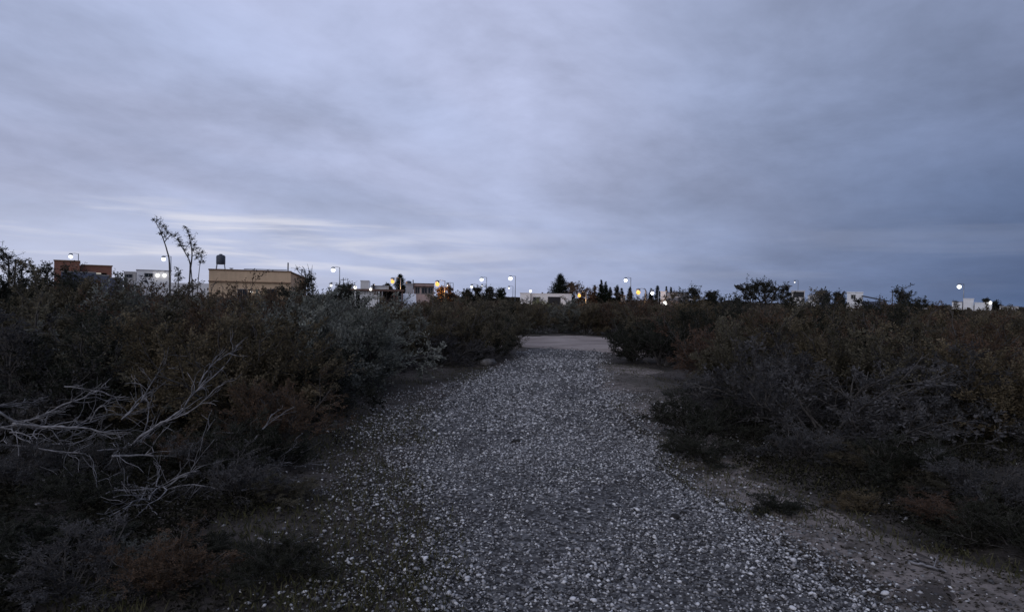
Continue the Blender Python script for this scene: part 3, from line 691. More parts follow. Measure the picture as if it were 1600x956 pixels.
# ------------------------------------------------------------------ dead branches
def spline(p, n):
    p = np.array(p, float); s = np.linspace(0, len(p) - 1, n); out = []
    for t in s:
        i = min(int(t), len(p) - 2); f = t - i; P0, P1, P2, P3 = p[max(i - 1, 0)], p[i], p[i + 1], p[min(i + 2, len(p) - 1)]
        out.append(0.5 * ((2 * P1) + (-P0 + P2) * f + (2 * P0 - 5 * P1 + 4 * P2 - P3) * f * f + (-P0 + 3 * P1 - 3 * P2 + P3) * f ** 3))
    return np.array(out)
def limb(root, pix, d0, d1, r=0.016, r_end=0.004, twigs=8, tl_=0.28):
    """one dead limb through photo points, its distance running d0 -> d1, with its own side twigs"""
    k = len(pix); W = [pt(px_, py_, d0 + (d1 - d0) * i / (k - 1)) for i, (px_, py_) in enumerate(pix)]
    S = spline(W, 5 * k) + np.cumsum(rng.normal(0, 0.004, (5 * k, 3)), 0) * 0.7
    S -= np.array(root.location); r = r * 0.76
    m = MB(); m.tube(S, [float(q * w) for q, w in zip(np.linspace(r, r_end, len(S)), rng.uniform(0.82, 1.2, len(S)))], 6)
    for j in range(twigs):
        i = rng.integers(len(S) // 4, len(S) - 1); tg = unit(S[i] - S[i - 1])
        d = unit(tg + rng.normal(0, 0.55, 3) + np.array([0, 0, 0.15])); l = tl_ * rng.uniform(0.4, 1.2)
        Q = curve(S[i][None], d[None], np.array([l]), rng.normal(0, 0.25, (1, 3)), 6, 0.10)[0]
        m.tube(Q, list(np.linspace(r * 0.42, 0.002, 6)), 4, caps=False)
        q2 = curve(Q[3][None], unit(d + rng.normal(0, 0.6, 3))[None], np.array([l * 0.55]), rng.normal(0, 0.2, (1, 3)), 5, 0.1)[0]
        m.tube(q2, list(np.linspace(r * 0.28, 0.0015, 5)), 3, caps=False)
    return m.build('branch', M['dead'], root, smooth=True)
def dead_root(x, d, label): return thing('dead_shrub', (gx(x, d), d, 0), label, 'dead shrub', 'dead shrubs in the left foreground')
def wild_limbs(root, n, reach, low, r=0.010):
    for i in range(n):
        a = rng.uniform(0, 6.28); d = np.array([math.cos(a), math.sin(a) * 0.8, rng.uniform(0.05, 0.7) * (1 - low)]); L = reach * rng.uniform(0.5, 1.0)
        bd = rng.normal(0, 0.25, 3); bd[2] = rng.uniform(-0.25, 0.05)
        P = curve(np.array([[0, 0, 0.08]]), unit(d)[None], np.array([L]), bd[None], 9, 0.10)[0]; P[:, 2] = np.maximum(P[:, 2], 0.02)
        m = MB(); m.tube(P, list(np.linspace(r, 0.003, 9)), 5)
        for j in range(7):
            k = rng.integers(2, 8); dd = unit(unit(P[k] - P[k - 1]) + rng.normal(0, 0.6, 3)); l = L * rng.uniform(0.15, 0.45)
            Q = curve(P[k][None], dd[None], np.array([l]), rng.normal(0, 0.25, (1, 3)), 6, 0.1)[0]; Q[:, 2] = np.maximum(Q[:, 2], 0.015)
            m.tube(Q, list(np.linspace(r * 0.45, 0.0018, 6)), 3, caps=False)
        m.build('branch', M['dead'], root, smooth=True)
A_ = dead_root(215, 6.7, 'dead shrub with long pale bare branches slanting up to the right, left foreground')
for pix, d0, d1, r in [
    ([(190, 655), (217, 628), (239, 596), (261, 566)], 6.6, 6.9, 0.013),
    ([(200, 700), (228, 676), (256, 659), (283, 638), (302, 614), (326, 592), (353, 568), (375, 535)], 6.3, 6.8, 0.017),
    ([(310, 604), (322, 580), (334, 565), (364, 549)], 6.55, 6.75, 0.011),
    ([(240, 668), (256, 659), (286, 649), (315, 633), (345, 603)], 6.3, 6.2, 0.013),
    ([(175, 713), (205, 711), (240, 712), (278, 711), (297, 701), (317, 683), (337, 650)], 5.9, 6.3, 0.014),
    ([(152, 704), (188, 700), (211, 690), (240, 668), (262, 655)], 6.1, 6.6, 0.010),
    ([(190, 655), (205, 640), (222, 622), (240, 612)], 6.6, 7.0, 0.008),
    ([(140, 660), (150, 640), (163, 632), (172, 642), (165, 655)], 6.3, 6.3, 0.008)]:
    limb(A_, pix, d0, d1, r)
wild_limbs(A_, 7, 1.0, 0.3, 0.008)
B_ = dead_root(60, 6.8, 'dead shrub with long pale branches lying near level at the left picture edge')
for pix, d0, d1, r in [
    ([(-40, 620), (0, 644), (24, 658), (57, 651), (90, 634), (125, 621), (152, 609), (177, 618), (201, 617)], 6.5, 6.9, 0.019),
    ([(20, 662), (65, 666), (92, 667), (130, 671), (163, 678), (201, 679)], 6.2, 6.2, 0.018),
    ([(-30, 640), (0, 634), (35, 631)], 6.6, 6.8, 0.014),
    ([(0, 668), (30, 660), (57, 651)], 6.5, 6.5, 0.012),
    ([(15, 676), (32, 676), (50, 682)], 6.1, 6.0, 0.011),
    ([(60, 700), (90, 706), (135, 709)], 5.9, 5.9, 0.010),
    ([(100, 603), (130, 607), (155, 612)], 7.0, 7.0, 0.008)]:
    limb(B_, pix, d0, d1, r)
wild_limbs(B_, 7, 1.0, 0.3, 0.008)
C_ = dead_root(255, 5.4, 'low tangle of thin dead twigs close to the ground, bottom left')
for pix, d0, d1, r in [
    ([(178, 761), (231, 774), (284, 785), (307, 805)], 5.4, 5.2, 0.010),
    ([(160, 780), (200, 776), (241, 766), (281, 746), (311, 739)], 5.4, 5.6, 0.009),
    ([(190, 800), (230, 795), (284, 795), (290, 808), (270, 816)], 5.2, 5.1, 0.009),
    ([(264, 845), (304, 835), (317, 828), (334, 838), (383, 832)], 4.8, 4.9, 0.009),
    ([(264, 845), (290, 870), (315, 900)], 4.75, 4.3, 0.007)]:
    limb(C_, pix, d0, d1, r, twigs=6)
wild_limbs(C_, 16, 0.9, 0.6, 0.006)
D_ = dead_root(400, 6.2, 'short thick pale dead stem leaning right beside the olive shrubs')
limb(D_, [(362, 746), (390, 726), (416, 708)], 6.0, 6.3, 0.020, 0.010, 4)
limb(D_, [(395, 690), (410, 670), (425, 645)], 6.3, 6.6, 0.012, 0.005, 4)
wild_limbs(D_, 3, 0.5, 0.3, 0.007)
E_ = dead_root(275, 15.6, 'bare pale twigs standing up among the far left shrubs')
limb(E_, [(252, 503), (272, 495), (278, 483), (281, 476)], 15.0, 15.2, 0.022, 0.012, 3)
limb(E_, [(290, 492), (294, 485), (297, 477)], 15.0, 15.0, 0.022, 0.012, 2)
limb(E_, [(272, 470), (278, 462)], 15.0, 15.1, 0.02, 0.012, 1)
def twig(pixs, label, r=0.008, z=0.012):
    W = [np.array([*ground_at(*p), 0]) for p in pixs]
    for q in W: q[2] = float(hgt(q[0], q[1])) + z + r
    o = thing('fallen_branch', W[0], label, 'branch'); S = spline(W, 12) - W[0]
    S[:, 2] += np.abs(rng.normal(0, 0.006, 12)); MB().tube(S, list(np.linspace(r, r * 0.5, 12)), 6).build('branch', M['dead'], o, True)
    Q = curve(S[7][None], unit(np.array([[0.5, 0.6, 0.25]])), np.array([0.16]), np.array([[0, 0, -.1]]), 5, 0.06)[0]
    MB().tube(Q, list(np.linspace(r * 0.5, 0.002, 5)), 4).build('side_twig', M['dead'], o, True)
twig([(403, 851), (426, 858), (456, 858), (489, 848)], 'thin curved fallen branch on the soil left of the gravel')
twig([(1052, 668), (1085, 664), (1115, 655)], 'pale fallen branch on the soil in front of the right shrubs', 0.022)
twig([(1415, 683), (1450, 687), (1482, 692)], 'straight pale log lying among the right shrubs', 0.035)
twig([(1195, 662), (1215, 676), (1240, 690)], 'thin pale fallen branch in the dark hollow under the right shrubs', 0.012)
twig([(1420, 872), (1450, 879), (1480, 890)], 'dark stick lying on the bare soil near the lower right corner', 0.010)

# single rocks and clods
def rock(name, x, y, s, label, mat, cat):
    X_, d = ground_at(x, y); V = CS_V * (1 + rng.normal(0, 0.12, (len(CS_V), 1))) * np.array([1.2, 0.9, 0.6]) * s
    o = link(name, mesh_np(name, V, CS_F, mat, smooth=True)); o.location = (X_, d, float(hgt(X_, d)) + 0.03 + s * 0.2); o.rotation_euler = (0, 0, rng.uniform(0, 3)); tag(o, label, cat)
M['clod'] = bark_mat('dark_clod', (0.012, 0.011, 0.010), (0.035, 0.032, 0.028))
M['rock'] = bark_mat('dull_rock', (0.09, 0.083, 0.076), (0.17, 0.16, 0.15))
rock('rock', 760, 570, 0.20, 'dull rock at the grassy left verge below the thicket tip', M['rock'], 'rock')
rock('dark_clod', 1055, 808, 0.042, 'black clod on the gravel near its right side, larger of two', M['clod'], 'clod')
rock('dark_clod', 1068, 802, 0.032, 'smaller black clod touching the larger one on the gravel', M['clod'], 'clod')
rock('dark_clod', 806, 693, 0.05, 'flat dark clod in the middle of the gravel farther up', M['clod'], 'clod')

# ------------------------------------------------------------------ buildings
def mpx(n, d): return n * d / F
def building(name, x, d, label, cat='house', rz=0.0):
    X_ = gx(x, d); a = math.atan2(X_, d)             # each house front is turned toward the clearing
    return thing(name, (X_, d, 0), label, cat, None, rz - a, (math.cos(a), 1, 1))
def part(o, name, mat, *boxes):
    m = MB()
    for q in boxes: m.box(*q)
    return m.build(name, mat, o)
def slab_volume(o, x0, x1, y0, y1, h, wall, cop, cname='coping', ov=0.06):
    part(o, 'wall', wall, (x0, x1, y0, y1, -0.2, h - 0.10))
    part(o, cname, cop, (x0 - ov, x1 + ov, y0 - ov, y1 + ov, h - 0.10, h))
def window(o, x0, x1, z0, z1, y, lit=False, bars=1):
    t = 0.06
    f = part(o, 'window', M['frame'], (x0 - t, x0, y - 0.05, y + 0.02, z0 - t, z1 + t), (x1, x1 + t, y - 0.05, y + 0.02, z0 - t, z1 + t), (x0, x1, y - 0.05, y + 0.02, z1, z1 + t), (x0, x1, y - 0.05, y + 0.02, z0 - t, z0))
    n = bars + 1; wd = (x1 - x0) / n
    for i in range(n): part(f, 'pane', M['window_lit'] if lit else M['glass'], (x0 + i * wd + 0.015, x0 + (i + 1) * wd - 0.015, y - 0.015, y + 0.02, z0, z1))
def wall_lamp(o, x, y, z, mat='lamp_small', r=0.13):
    f = part(o, 'wall_lamp', M['blacksteel'], (x - 0.05, x + 0.05, y - 0.10, y + 0.02, z + r, z + r + 0.06))
    MB().lathe([(r * 0.3, -r), (r * 0.8, -r * 0.6), (r, 0), (r * 0.8, r * 0.6), (r * 0.3, r)], 10, (x, y - 0.16, z)).build('bulb', M[mat], f, True)
def tank_on(o, x, y, z, r, h, leg):
    MB().lathe([(r * 0.96, 0), (r, 0.04), (r, h * 0.80), (r * 0.75, h * 0.90), (r * 0.35, h * 0.95), (r * 0.35, h), (r * 0.30, h + 0.02)], 18, (x, y, z + leg)).build('water_tank', M['tank'], o, True)
    for sx in (-1, 1):
        for sy in (-1, 1):
            MB().tube([(x + sx * r * 0.95, y + sy * r * 0.95, z), (x + sx * r * 0.8, y + sy * r * 0.8, z + leg + 0.02)], 0.035, 5).build('tank_leg', M['steel'], o)

# tan building
d = 60; o = building('tan_building', 405, d, 'long flat-roofed tan building with a dark water tank on its roof')
H = hz(405, 422, d); x0, x1 = gx(328, d) - o.location.x, gx(455, d) - o.location.x
part(o, 'wall', M['tan'], (x0, x1, 0, 7, -0.2, H - 0.12)); part(o, 'coping', M['tan_dark'], (x0 - 0.06, x1 + 0.06, -0.06, 7.06, H - 0.12, H))
part(o, 'ledge', M['tan_dark'], (x0 - 0.05, x1 + 0.05, -0.14, -0.003, hz(400, 441, d) - 0.05, hz(400, 441, d) + 0.05))
xr = gx(484, d) - o.location.x
m = MB(); m.hexa([(x1 + 0.004, 0.3, -0.2), (xr, 4.0, -0.2), (xr, 7, -0.2), (x1 + 0.004, 7, -0.2), (x1 + 0.004, 0.3, H - 0.16), (xr, 4.0, H - 0.62), (xr, 7, H - 0.62), (x1 + 0.004, 7, H - 0.16)]); m.build('side_wing', M['tan'], o)
m = MB(); m.hexa([(x1 + 0.07, 0.2, H - 0.15), (xr + 0.1, 3.9, H - 0.61), (xr + 0.1, 7.1, H - 0.61), (x1 + 0.07, 7.1, H - 0.15), (x1 + 0.07, 0.2, H - 0.05), (xr + 0.1, 3.9, H - 0.51), (xr + 0.1, 7.1, H - 0.51), (x1 + 0.07, 7.1, H - 0.05)]); m.build('wing_roof', M['tan_dark'], o)
xt = gx(344, d) - o.location.x; tank_on(o, xt, 1.6, H, mpx(7.2, d), mpx(16, d), mpx(8, d))
xc = gx(451, d) - o.location.x; MB().tube([(xc, 1.2, H - 0.05), (xc, 1.2, H + mpx(14, d))], mpx(1.1, d), 8).build('chimney_pipe', M['blacksteel'], o)
MB().tube([(gx(380, d) - o.location.x, 2.5, H - 0.02), (gx(380, d) - o.location.x, 2.5, H + 0.14), (gx(450, d) - o.location.x, 2.5, H + 0.16)], 0.035, 6).build('roof_pipe', M['blacksteel'], o)
xd = gx(361, d) - o.location.x; MB().lathe([(0.02, 0), (0.13, 0.02), (0.20, 0.09)], 10, (xd, 1, H + 0.05)).build('dish', M['blacksteel'], o)
window(o, gx(372, d) - o.location.x, gx(386, d) - o.location.x, 0.9, 2.05, -0.003); window(o, gx(415, d) - o.location.x, gx(431, d) - o.location.x, 0.9, 2.1, -0.003)
wall_lamp(o, gx(393, d) - o.location.x, -0.05, hz(393, 456, d), r=0.12)

# brick house on the left
d = 62; o = building('brick_house', 130, d, 'red brick flat-roofed house at the far left'); X0 = o.location.x
Ha, Hb = hz(105, 407, d), hz(150, 413, d)
slab_volume(o, gx(85, d) - X0, gx(124, d) - X0, 0, 6, Ha, M['brick'], M['tan_dark'])
part(o, 'wall', M['brick'], (gx(124, d) - X0 + 0.004, gx(176, d) - X0, 1.0, 6, Hb - 0.75, Hb - 0.10), (gx(168, d) - X0, gx(176, d) - X0, 0.995, 6, -0.2, Hb - 0.755), (gx(124, d) - X0 + 0.004, gx(136, d) - X0, 1.3, 6, -0.2, Hb - 0.755))
part(o, 'roof_slab', M['tan_dark'], (gx(124, d) - X0 + 0.07, gx(176, d) - X0 + 0.08, 0.93, 6.06, Hb - 0.10, Hb))
part(o, 'recess', M['shade_int'], (gx(136, d) - X0 + 0.004, gx(168, d) - X0 - 0.004, 2.2, 5.9, -0.2, Hb - 0.76))  # back of the recess coloured near black for its shade
window(o, gx(149, d) - X0, gx(159, d) - X0, hz(154, 426.5, d), hz(154, 422, d), 2.19, lit=True, bars=0)
# blue-grey boundary wall in front
d = 52; o = building('boundary_wall', 145, d, 'blue-grey wall stepping down in front of the brick house', 'wall'); X0 = o.location.x
for xa, xb, ya in ((96, 150, 424), (150, 172, 429), (172, 193, 433)):
    part(o, 'wall_panel', M['greywall'], (gx(xa, d) - X0 + 0.01, gx(xb, d) - X0, 0, 0.25, -0.2, hz(xa, ya, d) - 0.08)); part(o, 'coping', M['concrete'], (gx(xa, d) - X0, gx(xb, d) - X0 - 0.01, -0.04, 0.29, hz(xa, ya, d) - 0.078, hz(xa, ya, d)))
# white house
d = 70; o = building('white_house', 228, d, 'white flat-roofed house with two bright wall lamps beside the thin trees'); X0 = o.location.x
slab_volume(o, gx(194, d) - X0, gx(212, d) - X0, 0.8, 6, hz(200, 424, d), M['offwhite'], M['offwhite'])
slab_volume(o, gx(212, d) - X0 + 0.07, gx(268, d) - X0, 0, 7, hz(240, 421.5, d), M['white'], M['grey'])
window(o, gx(196, d) - X0, gx(206, d) - X0, hz(200, 433, d), hz(200, 429, d), 0.797); window(o, gx(226, d) - X0, gx(238, d) - X0, hz(230, 432, d), hz(230, 427.5, d), -0.003)
wall_lamp(o, gx(246, d) - X0, -0.05, hz(246, 430, d), r=0.20); wall_lamp(o, gx(257, d) - X0, -0.05, hz(257, 430, d), r=0.20)
part(o, 'garden_wall', M['white'], (gx(205, d) - X0, gx(330, d) - X0, -1.2, -1.0, -0.2, hz(290, 442, d)))
# carport
d = 64; o = building('carport', 580, d, 'low carport with a thin brown flat roof, white post and white panel', 'carport'); X0 = o.location.x
zt = hz(580, 451.5, d); zb = hz(580, 454.5, d)
part(o, 'roof', M['roofbrown'], (gx(528, d) - X0, gx(632, d) - X0, 0, 4.5, zb, zt))
for xa, mt in ((555, 'postwhite'), (592, 'postwhite'), (597, 'grey'), (616, 'roofbrown'), (621, 'roofbrown'), (629, 'roofbrown')):
    part(o, 'post', M[mt], (gx(xa, d) - X0 - 0.07, gx(xa, d) - X0 + 0.07, 0.1, 0.24, -0.2, zb - 0.003))
wp = (gx(562, d) - X0, gx(590, d) - X0)
for i in range(7):
    wdt = (wp[1] - wp[0]) / 7; part(o, 'panel', M['white'], (wp[0] + i * wdt + 0.008, wp[0] + (i + 1) * wdt - 0.008, 0.5, 0.6, -0.2, zb - 0.006))
part(o, 'back_wall', M['shade_int'], (gx(540, d) - X0, gx(630, d) - X0, 4.0, 4.2, -0.2, zb - 0.004))  # near-black sheet standing in for the shade under the roof
wall_lamp(o, gx(555, d) - X0, 0.05, hz(555, 450, d) + 0.05, r=0.15); wall_lamp(o, gx(579, d) - X0, 0.0, hz(579, 452, d), r=0.13)
d = 74; o = building('water_tower', 570, d, 'pale square water tower rising behind the carport', 'water tower'); X0 = o.location.x
slab_volume(o, gx(563, d) - X0, gx(576.5, d) - X0, 0, 1.0, hz(570, 438, d), M['offwhite'], M['offwhite'], ov=0.04)
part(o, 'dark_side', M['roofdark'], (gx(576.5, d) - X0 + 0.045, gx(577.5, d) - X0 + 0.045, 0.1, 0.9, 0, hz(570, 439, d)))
d = 72; o = building('low_white_house', 592, d, 'low pale house with a stub chimney behind the carport roof'); X0 = o.location.x
slab_volume(o, gx(578.5, d) - X0 + 0.1, gx(607, d) - X0, 0, 6, hz(590, 446, d), M['offwhite'], M['grey'])
part(o, 'chimney', M['blacksteel'], (gx(582, d) - X0, gx(585, d) - X0, -0.35, -0.07, 0.5, hz(583, 443.5, d)))
# pink-brown house
d = 76; o = building('pink_house', 655, d, 'pink-brown flat-roofed house with dark windows and a roof tank'); X0 = o.location.x
slab_volume(o, gx(634, d) - X0, gx(645, d) - X0, -0.5, 4, hz(640, 443, d), M['grey'], M['concrete'])
slab_volume(o, gx(645, d) - X0 + 0.07, gx(678, d) - X0, 0, 6, hz(660, 442.5, d), M['pinkish'], M['roofbrown'])
part(o, 'fascia', M['roofbrown'], (gx(645, d) - X0 + 0.08, gx(678, d) - X0 + 0.05, -0.35, -0.065, hz(660, 448, d), hz(660, 446.5, d)))
for xa, xb in ((649, 655), (659, 667), (669, 676)): window(o, gx(xa, d) - X0, gx(xb, d) - X0, hz(650, 458, d), hz(650, 449.5, d), -0.003)
MB().lathe([(0.3, 0), (0.33, 0.05), (0.33, 0.25), (0.1, 0.34)], 12, (gx(638, d) - X0, 1.5, hz(640, 443, d))).build('water_tank', M['tank'], o, True)
MB().tube([(gx(645, d) - X0, 1, 2.5), (gx(645, d) - X0, 1, hz(645, 437, d))], 0.06, 6).build('chimney_pipe', M['blacksteel'], o)
# white van
d = 70; o = thing('parked_van', (gx(636, d), d, 0), 'white parked van between the carport and the pink-brown house, mostly hidden', 'van', None, -1.35)
m = MB(); prof = [(-2.2, 0.45), (2.2, 0.45), (2.25, 0.95), (1.5, 1.15), (0.95, 1.95), (-2.1, 2.0), (-2.25, 1.2)]
n = len(prof); m.add([(x_, -0.85, z_) for x_, z_ in prof] + [(x_, 0.85, z_) for x_, z_ in prof], [tuple(range(n)), tuple(range(n, 2 * n))[::-1]] + [(i, i + n, (i + 1) % n + n, (i + 1) % n) for i in range(n)]); m.build('body', M['carwhite'], o)
for sx in (-1.4, 1.4):
    for sy in (-0.87, 0.87): MB().tube([(sx, sy - 0.1, 0.33), (sx, sy + 0.1, 0.33)], 0.33, 14).build('wheel', M['rubber'], o)
for sy in (-0.853, 0.853): m = MB(); m.hexa([(0.2, sy - .01, 1.2), (1.3, sy - .01, 1.2), (1.3, sy + .01, 1.2), (0.2, sy + .01, 1.2), (0.2, sy - .01, 1.8), (0.95, sy - .01, 1.8), (0.95, sy + .01, 1.8), (0.2, sy + .01, 1.8)]); m.build('side_window', M['glass'], o)
# long white house in the centre
d = 100; o = building('long_white_house', 855, d, 'long low white house left of the big pyramid conifer'); X0 = o.location.x
slab_volume(o, gx(813, d) - X0, gx(829, d) - X0, -1, 5, hz(820, 457.5, d), M['white'], M['offwhite'])
slab_volume(o, gx(829, d) - X0 + 0.08, gx(893, d) - X0, 0, 7, hz(860, 458.5, d), M['white'], M['white'])
part(o, 'shade_strip', M['shade_int'], (gx(856, d) - X0, gx(876, d) - X0, -0.03, -0.003, 0.4, hz(860, 463.5, d)))  # flat dark panel drawn in for shade along the front
part(o, 'chimney', M['blacksteel'], (gx(846, d) - X0, gx(848.5, d) - X0, 1, 1.3, 2, hz(847, 456.5, d)))
window(o, gx(833, d) - X0, gx(843, d) - X0, 0.8, 1.9, -0.003); wall_lamp(o, gx(829, d) - X0, -1.05, hz(829, 455, d), r=0.2)
# house with the curved canopy
d = 84; o = building('canopy_house', 1055, d, 'white and grey house with a pale curved canopy roof in front'); X0 = o.location.x
slab_volume(o, gx(1032, d) - X0, gx(1040, d) - X0, -0.4, 2, hz(1036, 455, d), M['white'], M['white'])
slab_volume(o, gx(1040, d) - X0 + 0.07, gx(1076, d) - X0, 0, 6, hz(1058, 456.5, d), M['grey'], M['roofdark'])
window(o, gx(1048, d) - X0, gx(1058, d) - X0, hz(1052, 463, d), hz(1052, 460.5, d), -0.003)
m = MB(); xa, xb = gx(1036, d) - X0, gx(1082, d) - X0; K = 9
za = [hz(1050, 470 - 6.5 * math.sin(math.pi * (0.15 + 0.75 * i / (K - 1))), d) for i in range(K)]
for i in range(K - 1):
    p = xa + (xb - xa) * i / (K - 1); q = xa + (xb - xa) * (i + 1) / (K - 1)
    m.hexa([(p, -4.5, za[i] - 0.08), (q, -4.5, za[i + 1] - 0.08), (q, -0.5, za[i + 1] - 0.08), (p, -0.5, za[i] - 0.08), (p, -4.5, za[i]), (q, -4.5, za[i + 1]), (q, -0.5, za[i + 1]), (p, -0.5, za[i])])
m.build('canopy', M['roofpale'], o)
for xx in (xa + 0.2, xb - 0.2): part(o, 'post', M['steel'], (xx - 0.06, xx + 0.06, -4.3, -4.18, -0.2, za[0] - 0.1))
wall_lamp(o, gx(1040, d) - X0, -4.6, hz(1040, 474, d), r=0.27)
# houses behind and right of the spreading tree
def small_house(name, boxes, d, x, label, wins=(), extra=None):
    o = building(name, x, d, label); X0 = o.location.x
    for i, (xa, xb, yt, wm, rm) in enumerate(boxes): slab_volume(o, gx(xa, d) - X0 + 0.07 * (i > 0), gx(xb, d) - X0 - 0.07, 0.4 * (i % 2), 6, hz((xa + xb) / 2, yt, d), M[wm], M[rm])
    for xa, xb, ya, yb, yy in wins: window(o, gx(xa, d) - X0, gx(xb, d) - X0, hz(xa, yb, d), hz(xa, ya, d), yy)
    return o, X0
o, X0 = small_house('flat_house', [(1236, 1258, 453.5, 'offwhite', 'roofpale')], 80, 1247, 'flat-roofed house with a dark wide opening right of the spreading tree')
part(o, 'dark_opening', M['shade_int'], (gx(1239, 80) - X0, gx(1256, 80) - X0, -0.03, -0.003, hz(1247, 464, 80), hz(1247, 456, 80)))  # dark sheet on the front in place of a shaded opening
small_house('small_house', [(1262, 1281, 461, 'offwhite', 'grey')], 90, 1272, 'small pale house half hidden by scrub right of the flat-roofed one', [(1266, 1271, 464, 468, -0.003)])
o, X0 = small_house('gabled_house', [(1323, 1349, 456, 'white', 'white')], 85, 1336, 'white block house with a dark sloping roof beside it on the right', [(1330, 1336, 461, 466, -0.003)])
m = MB(); a_, b_ = gx(1346, 85) - X0, gx(1388, 85) - X0; zr = hz(1352, 461.5, 85); ze = hz(1388, 470, 85)
m.hexa([(a_, -1, zr - 0.1), (b_, -1, ze - 0.1), (b_, 5, ze - 0.1), (a_, 5, zr - 0.1), (a_, -1, zr), (b_, -1, ze), (b_, 5, ze), (a_, 5, zr)]); m.build('sloping_roof', M['roofdark'], o)
part(o, 'side_wall', M['greywall'], (a_ + 0.1, b_ - 0.3, -0.6, 4.6, -0.2, ze - 0.12))
o, X0 = small_house('block_house', [(1487, 1504, 471, 'white', 'grey'), (1504, 1522, 466, 'white', 'white'), (1522, 1550, 472.5, 'white', 'white')], 95, 1518, 'white house of three stepped blocks near the right edge', [(1490, 1493, 474, 478, 0 - 0.003)])
wall_lamp(o, gx(1547, 95) - X0, -0.05, hz(1547, 473, 95), r=0.22)
small_house('grey_house', [(1562, 1592, 478, 'offwhite', 'grey')], 98, 1577, 'low grey house at the right edge beyond the white block house', [(1568, 1573, 481, 484, -0.003)])
small_house('shed', [(1440, 1449, 481.5, 'white', 'grey')], 90, 1444, 'tiny pale shed left of the white block house')
small_house('brown_hut', [(970, 978, 461, 'concrete', 'roofbrown')], 90, 974, 'small grey-brown hut left of the orange lamp, among cypresses')

# ------------------------------------------------------------------ street lamps
def street_lamp(x, y, d, kind, label, r=0.27, arm=True):
    o = thing('street_lamp', (gx(x, d), d, 0), label, 'street lamp', 'lit street lamps around the houses'); z = hz(x, y, d); X_ = 0.9 if arm else 0.0
    MB().tube([(X_, 0.3, -0.3), (X_, 0.3, z * 0.6), (X_, 0.3, z + 0.45)], [0.09, 0.07, 0.05], 8).build('pole', M['steel'], o, True)
    if arm: MB().tube([(X_, 0.3, z + 0.40), (X_ * 0.5, 0.15, z + 0.50), (0, 0, z + 0.42)], 0.03, 6).build('arm', M['steel'], o, True)
    h = MB().lathe([(0.06, 0.50), (0.22, 0.44), (r * 1.05, r * 0.75 + 0.02), (r * 1.05, r * 0.75)][::-1], 12, (0, 0, z)).build('lamp_head', M['steel'], o, True)
    MB().lathe([(r * 0.2, -r), (r * 0.62, -r * 0.8), (r * 0.92, -r * 0.4), (r, 0), (r * 0.92, r * 0.4), (r * 0.62, r * 0.74)], 14, (0, 0, z)).build('globe', M[kind], h, True)
    if kind == 'lamp_orange':
        L_ = bpy.data.lights.new('lamp_light', 'POINT'); L_.energy = 420; L_.color = (1.0, 0.52, 0.16); L_.shadow_soft_size = 0.15
        q = bpy.data.objects.new('lamp_light', L_); COL.objects.link(q); q.parent = o; q.location = (-0.3, -0.7, z - r - 0.2)
for x, y, d, k, r, lab in [
    (110, 401, 95, 'lamp_white', 0.34, 'white street lamp showing above the brick house roof'),
    (255, 405, 95, 'lamp_white', 0.36, 'white street lamp just left of the thin tall trees'),
    (520, 422, 100, 'lamp_white', 0.40, 'large bright white street lamp right of the tan building'),
    (517, 446, 110, 'lamp_small', 0.28, 'small lower white lamp under the large one right of the tan building'),
    (613, 440, 78, 'lamp_orange', 0.25, 'orange street lamp against the dark conifer by the carport'),
    (683, 444, 82, 'lamp_orange', 0.30, 'orange street lamp at the right end of the pink-brown house'),
    (699, 446, 110, 'lamp_small', 0.22, 'small white lamp on a pale pole right of the orange lamp'),
    (737, 448, 120, 'lamp_white', 0.30, 'small white street lamp, leftmost of the group left of centre'),
    (752, 437, 120, 'lamp_white', 0.40, 'white street lamp, middle one of the group left of centre'),
    (753, 447, 150, 'lamp_small', 0.22, 'tiny white lamp directly below the middle one left of centre'),
    (797, 435, 120, 'lamp_white', 0.46, 'brightest tall white street lamp at the picture centre'),
    (795, 450, 150, 'lamp_small', 0.26, 'tiny white lamp directly below the brightest central one'),
    (905, 462, 84, 'lamp_orange', 0.24, 'orange lamp low among trees right of the pyramid conifer'),
    (977, 438, 110, 'lamp_white', 0.36, 'white street lamp above the cypress row right of centre'),
    (997, 457, 78, 'lamp_orange', 0.29, 'strongest orange lamp above the large russet shrub'),
    (1019, 458, 90, 'lamp_white', 0.30, 'white lamp left of the house with the curved canopy'),
    (1241, 441, 150, 'lamp_small', 0.18, 'faint white lamp high above the flat-roofed house on the right'),
    (1498, 448, 100, 'lamp_white', 0.38, 'lone white street lamp near the right edge')]:
    street_lamp(x, y, d, k, lab, r * (0.72 if k != 'lamp_orange' else 0.85))
def pole(x, y, d, label):
    o = thing('utility_pole', (gx(x, d), d, 0), label, 'pole', 'thin poles on the skyline'); z = hz(x, y, d)
    MB().tube([(0, 0, -0.3), (0, 0, z)], [0.10, 0.06], 7).build('mast', M['bark_dark'], o, True); part(o, 'crossbar', M['bark_dark'], (-0.45, 0.45, -0.04, 0.04, z - 0.35, z - 0.27))
pole(1394, 453, 110, 'thin pole on the right skyline above the dark dome shrub')
pole(536, 434, 105, 'thin dark pole on the skyline right of the large white lamp')

